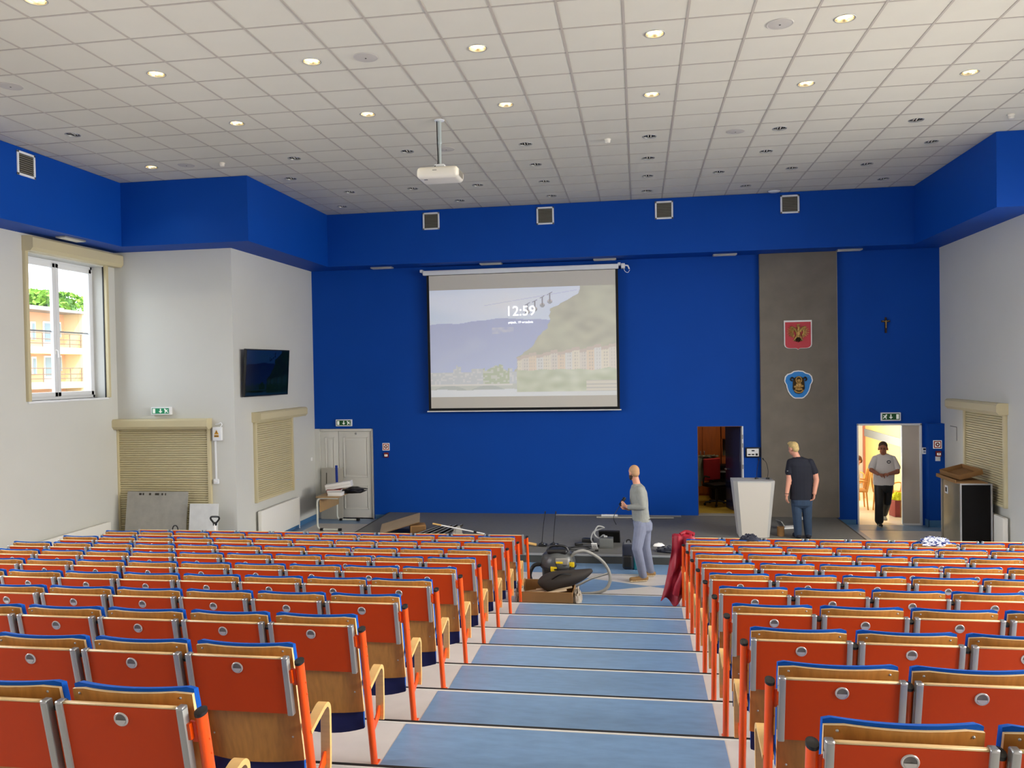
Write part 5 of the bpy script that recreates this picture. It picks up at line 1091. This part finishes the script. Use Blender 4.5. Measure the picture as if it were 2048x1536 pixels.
m = MB(); m.rbox(-.012, .012, -.004, .004, -.008, .008, .002, 1, 0, Matrix.Translation((2.74 - 3.0, 6.888 - 7.0, 1.40 - .157))); m.build('sleeve_badge', 'alu', t)
# --- man in white T-shirt walking in through the doorway
t = thing('person', 'man in white T-shirt and black trousers walking in through the doorway', 'person', (5.03, 9.15, 0)); O = Vector((5.03, 9.15, 0))
b = Body(); SK, HR, EY, LP, SH, TR, SO, SL = range(8); MM = ['skin_tan', 'hair_dark', 'eye', 'lip', 'tee_white', 'trouser_black', 'shoe_white', 'sole']
b.head(L_(5.005, 9.11, 1.585), -108, 10, SK, HR, EY, LP, 'short', None, 1.12)
b.cap(L_(5.04, 9.18, 1.40), .062, L_(5.02, 9.15, 1.53), .056, SK)
b.loft([(L_(5.04, 9.18, 1.475), .08, .068, -4), (L_(5.045, 9.19, 1.43), .165, .09, -4), (L_(5.048, 9.2, 1.32), .205, .12, -4), (L_(5.045, 9.2, 1.16), .222, .128, -2), (L_(5.04, 9.2, 1.0), .205, .125, 0), (L_(5.035, 9.2, .88), .205, .128, 0), (L_(5.035, 9.2, .835), .205, .13, 0)], SH)
b.cap(L_(4.875, 9.19, 1.365), .068, L_(4.80, 9.16, 1.20), .074, SH); b.cap(L_(4.81, 9.16, 1.24), .05, L_(4.778, 9.12, 1.14), .045, SK); b.cap(L_(4.778, 9.12, 1.14), .045, L_(4.87, 8.99, 1.075), .032, SK)
b.hand(L_(4.87, 8.99, 1.075), (.85, -.3, -.1), (.2, .2, -.8), SK, .7, 1)
b.cap(L_(5.215, 9.19, 1.365), .068, L_(5.285, 9.17, 1.19), .074, SH); b.cap(L_(5.285, 9.17, 1.22), .05, L_(5.285, 9.13, 1.10), .046, SK); b.cap(L_(5.285, 9.13, 1.10), .046, L_(5.09, 9.0, 1.08), .032, SK)
b.hand(L_(5.09, 9.0, 1.08), (-.9, -.25, -.05), (-.2, .2, -.8), SK, .6, -1)
b.loft([(L_(5.035, 9.2, .90), .17, .11, 0), (L_(5.035, 9.2, .82), .185, .128, 0), (L_(5.035, 9.2, .74), .18, .122, 0), (L_(5.03, 9.2, .68), .15, .09, 0)], TR)
b.cap(L_(4.945, 9.19, .80), .098, L_(4.915, 9.08, .45), .086, TR); b.cap(L_(4.915, 9.08, .45), .086, L_(4.915, 9.1, .11), .084, TR)
b.cap(L_(5.12, 9.2, .80), .098, L_(5.105, 9.23, .46), .083, TR); b.cap(L_(5.105, 9.23, .46), .08, L_(5.12, 9.47, .2), .07, TR)
b.shoe(L_(4.915, 9.09, .08), L_(4.90, 8.92, 0), TR, SL, 0); b.shoe(L_(5.12, 9.48, .16), L_(5.11, 9.36, 0), SO, SL, .06)
b.build(t, MM)
m = MB(); m.tube([(5.10 - 5.03 + .035 * math.cos(a), 9.06 - 9.15 + .006 * math.sin(a) * 0, 1.315 + .028 * math.sin(a)) for a in [2 * PI * i / 8 for i in range(8)]], .007, 6, closed=True); m.build('chest_badge', 'navy_cloth', t)
# --- seated person half hidden behind the door jamb
t = thing('person', 'seated person in white top half hidden behind left jamb of the doorway', 'person', (4.83, 11.2, 0)); O = Vector((4.83, 11.2, 0))
b = Body(); SK, HR, EY, LP, SH, TR, SO, SL = range(8); MM = ['skin', 'hair_brown', 'eye', 'lip', 'tee_white', 'jeans', 'shoe_white', 'sole']
b.head(L_(5.02, 11.12, 1.10), -165, 18, SK, HR, EY, LP, 'short'); b.cap(L_(4.97, 11.2, .92), .058, L_(5.01, 11.14, 1.04), .054, SK)
b.loft([(L_(4.97, 11.2, .96), .08, .06, 100), (L_(4.97, 11.2, .90), .18, .09, 100), (L_(4.95, 11.2, .78), .21, .12, 100), (L_(4.93, 11.2, .6), .19, .13, 100), (L_(4.92, 11.2, .44), .19, .14, 100)], SH)
for s_y in (-1, 1):
    b.cap(L_(4.96, 11.2 + s_y * .19, .86), .07, L_(4.86, 11.2 + s_y * .25, .66), .05, SH); b.cap(L_(4.86, 11.2 + s_y * .25, .66), .045, L_(4.66, 11.2 + s_y * .12, .62), .033, SK); b.hand(L_(4.66, 11.2 + s_y * .12, .62), (-1, -s_y * .2, 0), (0, 0, -1), SK, .4, s_y)
    b.cap(L_(4.90, 11.2 + s_y * .1, .47), .09, L_(4.50, 11.2 + s_y * .12, .49), .075, TR); b.cap(L_(4.50, 11.2 + s_y * .12, .49), .072, L_(4.52, 11.2 + s_y * .12, .1), .055, TR); b.shoe(L_(4.52, 11.2 + s_y * .12, .08), L_(4.36, 11.2 + s_y * .12, 0), SO, SL, 0)
b.build(t, MM, .009)
# ------------------------------------------------------------------ booth behind the middle door
mat('cab_wood', '#a5561a', .45, var=.14, scale=4, stretch=(4, 4, .6)); mat('booth_floor', '#a88b2c', .5, var=.05, scale=5); mat('office_red', '#a3141a', .8); mat('jacket_grey', '#7d8068', .85); mat('room_yellow', '#eccf8c', .8); mat('stripe_grey', '#8d97a3', .7); mat('pipe_pink', '#b5705c', .6); mat('room_floor', '#cfc8b8', .3); mat('booth_wall', '#8d7a5c', .8)
m = MB(); m.box(.5, 3.3, YW + .2, 12.6, .0, .155); struct(m.build('floor_booth', 'booth_floor'))
for nm, q in (('wall_booth_left', (.4, .5, YW + .2, 12.6, 0, 2.9)), ('wall_booth_right', (3.3, 3.4, YW + .2, 12.6, 0, 2.9)), ('wall_booth_back', (.4, 3.4, 12.5, 12.6, 0, 2.9)), ('ceiling_booth', (.4, 3.4, YW + .2, 12.6, 2.85, 2.95))):
    m = MB(); m.box(*q); struct(m.build(nm, 'booth_wall'))
t = thing('tall_cabinet', 'tall orange-brown wooden cabinet at the back of the booth, left part', 'cabinet', (1.62, 12.2, .155)); m = MB(); m.rbox(-.45, .44, -.28, .29, 0, 2.5, .004); m.build('carcass', 'cab_wood', t)
for a, b_ in ((-.44, -.005), (.005, .43)):
    m = MB(); m.rbox(a, b_, -.3, -.281, .05, 2.45, .004); dd = m.build('door', 'cab_wood', t); m = MB(); m.rbox(b_ - .05 if a < -.1 else a + .03, b_ - .03 if a < -.1 else a + .05, -.33, -.3, 1.0, 1.1, .005); m.build('handle', 'alu', dd)
t = thing('wall_cupboard', 'orange-brown wooden cupboard with open niche on the right of booth', 'cupboard', (2.52, 12.2, .155))
m = MB(); m.rbox(-.44, .44, -.28, .29, 0, .95, .004); m.rbox(-.44, .44, -.28, .29, 1.38, 2.5, .004); m.rbox(-.44, -.42, -.28, .29, .95, 1.38, .003); m.rbox(.42, .44, -.28, .29, .95, 1.38, .003); m.build('carcass', 'cab_wood', t)
m = MB(); m.box(-.42, .42, .1, .12, .95, 1.38); m.build('niche_back', 'jacket_grey', t)
m = MB(); m.rbox(-.43, .43, -.3, -.281, 1.4, 2.45, .004); dd = m.build('door', 'cab_wood', t); m = MB(); m.rbox(-.06, -.04, -.33, -.3, 1.68, 1.78, .005); m.build('handle', 'alu', dd)
for z0, z1 in ((.5, .9), (.05, .46)): m = MB(); m.rbox(-.43, .43, -.3, -.281, z0, z1, .004); dd = m.build('drawer', 'cab_wood', t); m = MB(); m.rbox(-.02, .0, -.33, -.3, (z0 + z1) / 2 - .05, (z0 + z1) / 2 + .05, .005); m.build('handle', 'alu', dd)
t = thing('mixing_desk', 'black equipment desk with pale front edge inside the booth', 'desk', (2.3, 11.5, .155)); m = MB(); m.rbox(-.55, .7, -.3, .35, .64, .70, .006); m.build('desk_top', 'black', t); m = MB(); m.rbox(-.55, .7, -.31, -.3, .66, .69, .002, 1); m.build('edge_strip', 'alu', t); m = MB(); m.rbox(-.53, .68, -.25, .3, .0, .64, .004); m.build('cabinet_base', 'case_black', t)
m = MB(); m.rbox(-.4, .6, -.1, .3, .70, .80, .01); m.build('mixer_body', 'case_black', t)
t = thing('office_chair', 'red office chair with black arms and castors inside the booth', 'office chair', (1.82, 10.55, .157), math.radians(30))
m = MB(); m.rbox(-.22, .22, .14, .2, .55, 1.05, .06, 4); m.build('backrest', 'office_red', t); m = MB(); m.rbox(-.24, .24, -.25, .22, .42, .5, .03, 3); m.build('seat', 'case_black', t); m = MB(); m.tube([(0, 0, .08), (0, 0, .42)], .03, 12); m.tube([(0, .2, .45), (0, .25, .6), (0, .2, .8)], .025, 8); m.build('column', 'black', t)
for i in range(5):
    a = 2 * PI * i / 5 + .3; m = MB(); m.tube([(0, 0, .1), (.27 * math.cos(a), .27 * math.sin(a), .07)], [.025, .018], 8); lg = m.build('leg', 'black', t); m = MB(); m.ball((.27 * math.cos(a), .27 * math.sin(a), .03), .03, 10, 8); m.build('castor', 'rubber', lg)
for s in (-1, 1): m = MB(); m.tube(spline([(s * .2, .1, .45), (s * .29, .08, .5), (s * .29, .05, .66), (s * .29, -.15, .67)], 4), .02, 8); m.build('armrest', 'black', t)
t = thing('grey_jacket', 'grey green jacket hung over the back of the red office chair', 'jacket', (1.70, 10.72, .157), math.radians(30))
m = MB(); m.grid(lambda u, v: ((u - .5) * (.5 - .1 * v), .10 + .16 * math.sin(min(1, v * 1.6) * PI) * 0 + (.05 + .04 * nz(u, v, 5)) * (1 if v > .12 else -1) - .02, 1.1 - .62 * max(0, v - .06) + .03 * nz(u, v, 6, 2)), 16, 18); m.grid(lambda u, v: ((u - .5) * (.54 - .1 * v), .13 + (.05 + .04 * nz(u, v, 5)) - .0, 1.1 - .62 * max(0, v - .06) + .03 * nz(u, v, 6, 2)), 16, 18, flip=True); m.build('body_cloth', 'jacket_grey', t)
m = MB(); m.tube(spline([(-.22, .08, 1.05), (-.29, .06, .85), (-.28, .05, .55), (-.26, .04, .42)], 5), [.06] * 6 + [.055] * 5 + [.05] * 5, 10); m.build('sleeve', 'jacket_grey', t)
# ------------------------------------------------------------------ bright side room behind the right doorway
m = MB(); m.box(3.45, 8.6, YW + .45, 15.4, -.3, .0); struct(m.build('floor_side_room', 'room_floor'))
for nm, q, mm in (('wall_side_room_right', (6.25, 6.4, YW + .2, 15.3, 0, 3.1), 'room_yellow'), ('wall_side_room_left', (3.85, 4.0, YW + .2, 15.3, 0, 3.1), 'room_yellow'), ('wall_side_room_back', (3.85, 6.4, 15.2, 15.35, 0, 3.1), 'wall_white'), ('ceiling_side_room', (3.85, 6.4, YW + .2, 15.3, 3.0, 3.1), 'wall_white')):
    m = MB(); m.box(*q); struct(m.build(nm, mm))
m = MB(); m.box(6.225, 6.25, YW + .25, 15.2, 1.33, 1.53); struct(m.build('trim_7', 'stripe_grey'))
m = MB(); m.box(6.2, 6.25, 15.12, 15.2, 0, 3.0); struct(m.build('trim_8', 'pipe_pink'))
t = thing('picture_frame', 'small pale framed notice on yellow wall behind the walking man', 'picture', (6.25, 13.5, 1.05), -PI / 2); m = MB(); m.rbox(-.2, .2, -.02, 0, -.2, .2, .004); m.build('frame', 'white', t); m = MB(); m.box(-.16, .16, -.023, -.019, -.16, .16); m.build('print', 'stripe_grey', t)
t = thing('red_alarm_box', 'tiny red alarm box on the far bright wall of side room', 'alarm box', (5.98, 15.2, 1.55)); m = MB(); m.rbox(-.06, .06, -.05, 0, -.1, .1, .01); m.build('housing', 'sign_red', t); m = MB(); m.rbox(-.03, .03, -.055, -.049, -.03, .03, .003); m.build('plate', 'white', t)
mat('cane', '#c98f45', .5, var=.1, scale=12); mat('hi_vis', '#d9e21c', .7)
def cane_chair(loc, rz, label):
    t = thing('wooden_armchair', label, 'chair', loc, rz)
    m = MB(); m.rbox(-.23, .23, -.22, .22, .40, .44, .02, 3); m.build('seat', 'cane', t)
    m = MB(); m.tube(spline([(-.22, .2, .42), (-.23, .25, .7), (-.18, .28, .88), (0, .29, .93), (.18, .28, .88), (.23, .25, .7), (.22, .2, .42)], 5), .016, 8); m.build('back_frame', 'cane', t)
    for x in (-.12, -.04, .04, .12): m = MB(); m.tube([(x, .21, .43), (x, .28, .9)], .008, 6); m.build('back_spindle', 'cane', t)
    for x in (-.2, .2):
        for y in (-.19, .19): m = MB(); m.tube([(x, y, .42), (x * 1.1, y * 1.15, 0)], .017, 8); m.build('leg', 'cane', t)
        m = MB(); m.tube(spline([(x * 1.1, .22, .64), (x * 1.2, 0, .65), (x * 1.15, -.2, .6), (x * 1.05, -.19, .42)], 4), .015, 8); m.build('armrest', 'cane', t)
    return t
cane_chair((5.0, 11.2, 0), math.radians(-95), 'wooden armchair under the seated person in the side room')
cane_chair((5.62, 11.0, 0), math.radians(140), 'wooden armchair seen right of the walking man in side room')
cane_chair((5.28, 12.6, 0), math.radians(60), 'wooden armchair left of the walking man, farther back in the room')
lump('hi_vis_vest', 'yellow high visibility vest bundled on a carton in side room', 'vest', (5.62, 10.25, .36), .13, .13, .16, 'hi_vis', 6, 0, .3)
slabthing('small_carton', 'small reddish carton under the yellow vest in the side room', 'carton', (5.62, 10.25, 0.002), (0, 0, .2), (.26, .26, .355), 'binder_red', .006, [('tape', (-.02, .02, -.132, -.129, 0, .35), 'cardboard')])
# ------------------------------------------------------------------ outside the window
mat('out_peach', '#e8b48c', .9); mat('out_cream', '#e6d2a6', .9); mat('out_roof', '#8b8580', .8); mat('out_rail', '#7a6552', .6); mat('out_glass', '#8aa0a8', .2); mat('ground_out', '#9a958c', .9); mat('leaf', '#6f9a2e', .8, var=.3, scale=3); mat('leaf_dark', '#4d7a2a', .8, var=.3, scale=3); mat('bark', '#54402d', .9); mat('car_red', '#a51f24', .3)
def K(y): return -8.228 + (y + 8.228) * 1.9
def KZ(z): return 3.314 + (z - 3.314) * 1.9
XB = -45.7
m = MB(); m.box(-90, -10.4, -20, 110, 1.0, 1.4); struct(m.build('ground', 'ground_out'))
t = thing('apartment_building', 'peach apartment block with railed balconies outside the left window', 'building', (XB, K(22), 1.4))
OB = Vector((XB, K(22), 1.4))
def ob(m_, name, mt, par): 
    m_.v = [tuple(Vector(v) - OB) for v in m_.v]; return m_.build(name, mt, par)
ob(MB().box(XB - 8, XB - 1.6, K(16), K(24.6), 1.4, KZ(6.1)), 'wall', 'out_peach', t)
ob(MB().box(XB - 1.6, XB + .1, K(23.75), K(24.6), 1.4, KZ(6.1)), 'side_wing', 'out_cream', t)
ob(MB().box(XB - 8.4, XB + .3, K(15.8), K(24.8), KZ(6.1), KZ(6.22)), 'roof_slab', 'out_roof', t)
ob(MB().box(XB - 8, XB - 2.5, K(17), K(24.4), KZ(6.22), KZ(6.45)), 'roof_parapet', 'out_roof', t)
for zl in (4.34, 2.88):
    sl = ob(MB().box(XB - 1.7, XB + .05, K(16), K(24.4), KZ(zl), KZ(zl + .27)), 'balcony_slab', 'out_cream', t)
    for zz_ in (.37, .55, .80):
        mb = MB(); mb.tube([(XB, K(20.55), KZ(zl + zz_ + .05)), (XB, K(23.75), KZ(zl + zz_ + .05))], .035, 6); ob(mb, 'railing_bar', 'out_rail', sl)
    for yy in (20.6, 21.4, 22.2, 23.0, 23.7):
        mb = MB(); mb.tube([(XB, K(yy), KZ(zl + .2)), (XB, K(yy), KZ(zl + .86))], .04, 6); ob(mb, 'railing_post', 'out_rail', sl)
    for ya, yb_, za, zb in ((22.45, 22.98, .27, 1.40), (21.75, 22.0, .6, 1.35), (23.28, 23.5, .75, 1.42)):
        fr = ob(MB().box(XB - 1.62, XB - 1.5, K(ya), K(yb_), KZ(zl + za), KZ(zl + zb)), 'window', 'pvc', t)
        ob(MB().box(XB - 1.5, XB - 1.46, K(ya) + .12, K(yb_) - .12, KZ(zl + za) + .5 * (za < .3), KZ(zl + zb) - .15), 'pane', 'out_glass', fr)
def tree(loc, r, h, label, mt, seed):
    t = thing('tree', label, 'tree', loc); m = MB(); m.tube([(0, 0, 0), (.1, .1, h * .5), (0, 0, h * .8)], [.25, .18, .08], 8); m.build('trunk', 'bark', t)
    random.seed(seed); m = MB()
    for i in range(1400):
        a = random.uniform(0, 2 * PI); q = random.uniform(-1, 1); rr_ = r * (.55 + .45 * random.random() ** .5) * (1 + .25 * math.sin(a * 3 + seed)); c = Vector((rr_ * math.cos(a) * math.sqrt(1 - q * q), rr_ * math.sin(a) * math.sqrt(1 - q * q), h * .72 + q * r * .8))
        d1 = Vector((random.uniform(-1, 1), random.uniform(-1, 1), random.uniform(-1, 1))).normalized() * .28; d2 = d1.cross(Vector((random.uniform(-1, 1), random.uniform(-1, 1), random.uniform(-1, 1)))).normalized() * .2
        m.quad(c - d1, c + d2, c + d1, c - d2)
    f = m.build('foliage', mt, t); f['kind'] = 'stuff'; return t
Kt = lambda y: -8.228 + (y + 8.228) * 1.62
for i, (y, r, h, lab, mt_) in enumerate(((33.2, 3.2, 10.5, 'bright green tree above the roof at left of the window view', 'leaf'), (35.2, 3.0, 11.0, 'darker green tree above the roof in middle of window view', 'leaf_dark'), (37.4, 3.4, 10.9, 'broad green tree above the roof at right of window view', 'leaf'), (30.0, 3.4, 9.6, 'green tree at the far left beyond the window view', 'leaf_dark'))):
    tree((-55.5 - i, Kt(y), 1.4), r, h, lab, mt_, i + 2)
t = thing('parked_car', 'red parked car outside seen through the bottom of left window', 'car', (-31, 24.9, 1.4), PI / 2)
m = MB(); m.rbox(-2.1, 2.1, -.85, .85, .25, .85, .2, 4); m.build('lower_body', 'car_red', t); m = MB(); m.prism([(-1.3, .8), (1.5, .8), (1.0, 1.42), (-.7, 1.42)], -.75, .75, 'y'); cb = m.build('cabin', 'car_red', t); m = MB(); m.prism([(-1.1, .86), (1.3, .86), (.92, 1.34), (-.62, 1.34)], -.76, .76, 'y'); m.build('side_glass', 'out_glass', cb)
for x in (-1.3, 1.3):
    for y in (-.8, .8): m = MB(); m.tube([(x, y - .1, .32), (x, y + .1, .32)], .32, 18); m.build('wheel', 'rubber', t)
